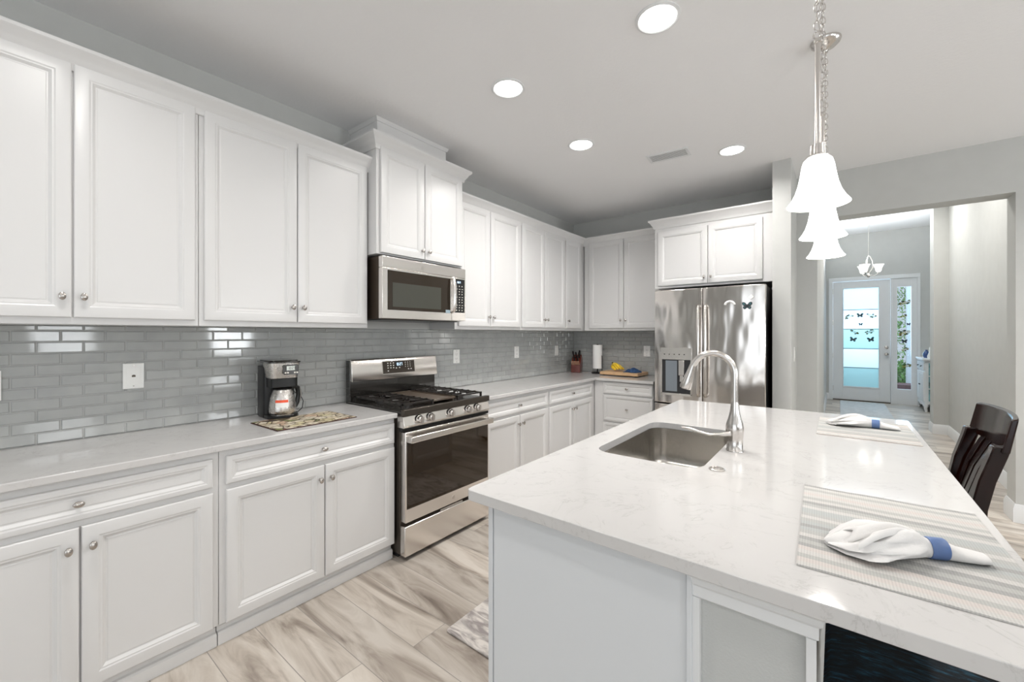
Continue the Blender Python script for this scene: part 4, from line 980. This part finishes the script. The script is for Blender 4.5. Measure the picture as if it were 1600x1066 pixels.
for x, z, s, lb in ((3.90, 1.60, .028, 'tiny butterfly sticker on the right side of the sidelight'), (3.84, 1.26, .042, 'dark butterfly sticker just below the middle of the sidelight')): butterfly('butterfly_sticker', (x, ys_, z), s, drkb, seaglass, lb, 'sticker')
# outside
struct(BX('porch_ground', groundm, None, .5, 6.5, 11.45, 16, -.1, -.02))
BX_ = MB().box(3.98, 4.10, 12.45, 12.6, -.02, 2.9).obj('porch_post', trimw); tag(BX_, 'white porch post outside beyond the sidelight', 'post')
def bush(label, x, y, z, r, seed):
    t = thing('shrub', label, 'shrub', (x, y, -.02)); rnd = random.Random(seed); m = MB()
    MB().tube([(0, 0, 0), (.02, 0, z*.5), (0, .03, z)], [.03, .022, .012], 8).obj('stem', plain('bark', (.12, .08, .05), .8), t)
    for k in range(900):
        v = Vector((rnd.gauss(0, 1), rnd.gauss(0, 1), rnd.gauss(0, 1))).normalized()*r*rnd.uniform(.5, 1); s = rnd.uniform(.03, .06)
        a = Vector((rnd.uniform(-1, 1), rnd.uniform(-1, 1), rnd.uniform(-1, 1))).normalized()*s; b = a.cross(Vector((rnd.uniform(-1, 1), rnd.uniform(-1, 1), rnd.uniform(-1, 1)))).normalized()*s*.4
        c = Vector((v.x, v.y, v.z*1.25+z)); m.add([c-a, c+b, c+a, c-b], [(0, 1, 2, 3)])
    o = m.obj('leaves', leafm, t, smooth=False)
bush('tall green shrub outside the sidelight', 4.15, 13.9, 1.3, .62, 1); bush('low green shrub outside at the foot of the sidelight', 3.97, 13.15, .45, .28, 2); bush('leafy tree high outside the sidelight', 4.5, 15.6, 2.6, .6, 3)
pot = thing('planter', 'dark reddish planter outside the sidelight on the porch', 'planter', (3.93, 12.1, -.02))
MB().lathe([(.0001, 0), (.13, 0), (.19, .35), (.20, .36), (.18, .37), (.0001, .36)], seg=24).obj('pot', plain('terracotta_dark', (.12, .05, .05), .6), pot)
# entry mat
o = MB().prism(rrect(2.83, 3.53, 9.0, 11.15, .01, 2), .0005, .009).obj('entry_rug', matm, bev=.002); tag(o, 'pale grey rectangular rug on the floor in front of the entry door', 'rug')
# foyer console cabinet: front faces -x
cs = thing('console_cabinet', 'small white coastal cabinet with glazed sides right of the front door', 'cabinet', (4.01, 10.44, 0))
cl_, cw = .81, .40   # length along y, depth along x
paintc = plastw
MB().box(.02, cw, .02, cl_-.02, .14, .93).obj('body', trimw, cs, bev=.003)
m = MB(); m.box(-.015, cw+.015, -.02, cl_+.02, .93, .965).box(0, cw, 0, cl_, .905, .93); m.obj('top', trimw, cs, bev=.006)
for x in (.04, cw-.04):
    for y in (.04, cl_-.04):
        MB().tube([(x, y, .14), (x-(.012 if x < .2 else -.012), y+(-.012 if y < .4 else .012), .07), (x, y, 0)], [.035, .024, .018], 10).obj('foot', trimw, cs)
m = MB(); m.prism([(.03, .15), (.06, .09), (.2, .12), (.42, .09), (.64, .12), (.76, .09), (.78, .15)], .005, .02, 'x').obj('apron', trimw, cs)
for (a, b) in ((.04, .415), (.425, .77)):
    d = MB().box(.002, .02, a, b, .19, .72).obj('door', trimw, cs, bev=.003)
    MB().box(-.002, .004, a+.05, b-.05, .24, .67).obj('door_panel', trimw, d, bev=.002)
    MB().lathe([(.0001, 0), (.008, 0), (.012, -.014), (.0001, -.02)], (.002, (b-.03) if a < .1 else (a+.03), .47), 12, 'x').obj('knob', blackp, d)
for (a, b) in ((.04, .415), (.425, .77)):
    d = MB().box(.002, .02, a, b, .75, .89).obj('drawer', trimw, cs, bev=.003)
    MB().tube([(-.002, (a+b)/2-.04, .825), (-.018, (a+b)/2-.02, .81), (-.018, (a+b)/2+.02, .81), (-.002, (a+b)/2+.04, .825)], .006, 8).obj('pull', blackp, d)
sd = MB().box(.05, cw-.05, .008, .02, .20, .88).obj('side_panel', sidepic, cs)
m = MB()
for z in (.42, .65): m.box(.05, cw-.05, .004, .010, z-.008, z+.008)
m.box(.05, .065, .004, .01, .2, .88); m.obj('side_mullion', trimw, cs)
vs = MB().lathe([(.0001, 0), (.035, 0), (.045, .03), (.05, .07), (.035, .11), (.018, .13), (.02, .15), (.0001, .15)], seg=20).obj('blue_vase', seaglass, loc=(4.08, 10.72, .9655), ang=60); tag(vs, 'small dark blue vase on the white cabinet by the front door', 'vase')
vs = MB().lathe([(.0001, 0), (.05, 0), (.055, .04), (.035, .10), (.025, .15), (.03, .18), (.018, .21), (.008, .24), (.0001, .25)], seg=20).obj('white_figurine', plastw, loc=(4.12, 10.53, .9655), ang=60); tag(vs, 'small white figurine on the white cabinet by the front door', 'figurine')
# chandelier
ch = thing('chandelier', 'small nickel chandelier with lit white bell glasses in the foyer', 'chandelier', (3.207, 9.3, 2.365))
MB().lathe([(.0001, -.0), (.018, .01), (.03, .03), (.018, .05), (.012, .08), (.012, .1), (.0001, .1)], seg=20).obj('finial', nickel, ch, ang=50)
for k in range(3):
    a = radians(90+k*120+35); dx, dy = cos(a), sin(a)
    MB().tube([(dx*.01, dy*.01, .05), (dx*.07, dy*.07, .03), (dx*.12, dy*.12, .06), (dx*.125, dy*.125, .09)], .007, 8).obj('arm', nickel, ch, ang=60)
    MB().tube([(dx*.012, dy*.012, .08), (dx*.055, dy*.055, .17), (dx*.05, dy*.05, .28), (dx*.02, dy*.02, .36), (0, 0, .37)], .007, 8).obj('scroll_arm', nickel, ch, ang=60)
    MB().lathe([(.025, 0), (.038, .02), (.044, .06), (.062, .105), (.075, .125), (.072, .125), (.058, .105), (.040, .06), (.034, .02), (.0001, .006)], (dx*.128, dy*.128, .09), 24, cap=False).obj('glass_shade', chg, ch, ang=80)
MB().lathe([(.0001, .365), (.004, .365), (.004, 1.11), (.0001, 1.11)], seg=8).obj('stem', nickel, ch)
MB().lathe([(.0001, 1.08), (.02, 1.085), (.055, 1.11), (.06, 1.134), (.0001, 1.134)], seg=24).obj('canopy', nickel, ch, ang=50)
for k in range(3):
    a = radians(90+k*120+35)
    l = bpy.data.lights.new('chandelier_glow', 'POINT'); l.energy = 44; l.shadow_soft_size = .03; l.color = (.95, .98, 1)
    lo = bpy.data.objects.new('chandelier_glow', l); C.objects.link(lo); lo.parent = ch; lo.location = (cos(a)*.128, sin(a)*.128, .19)
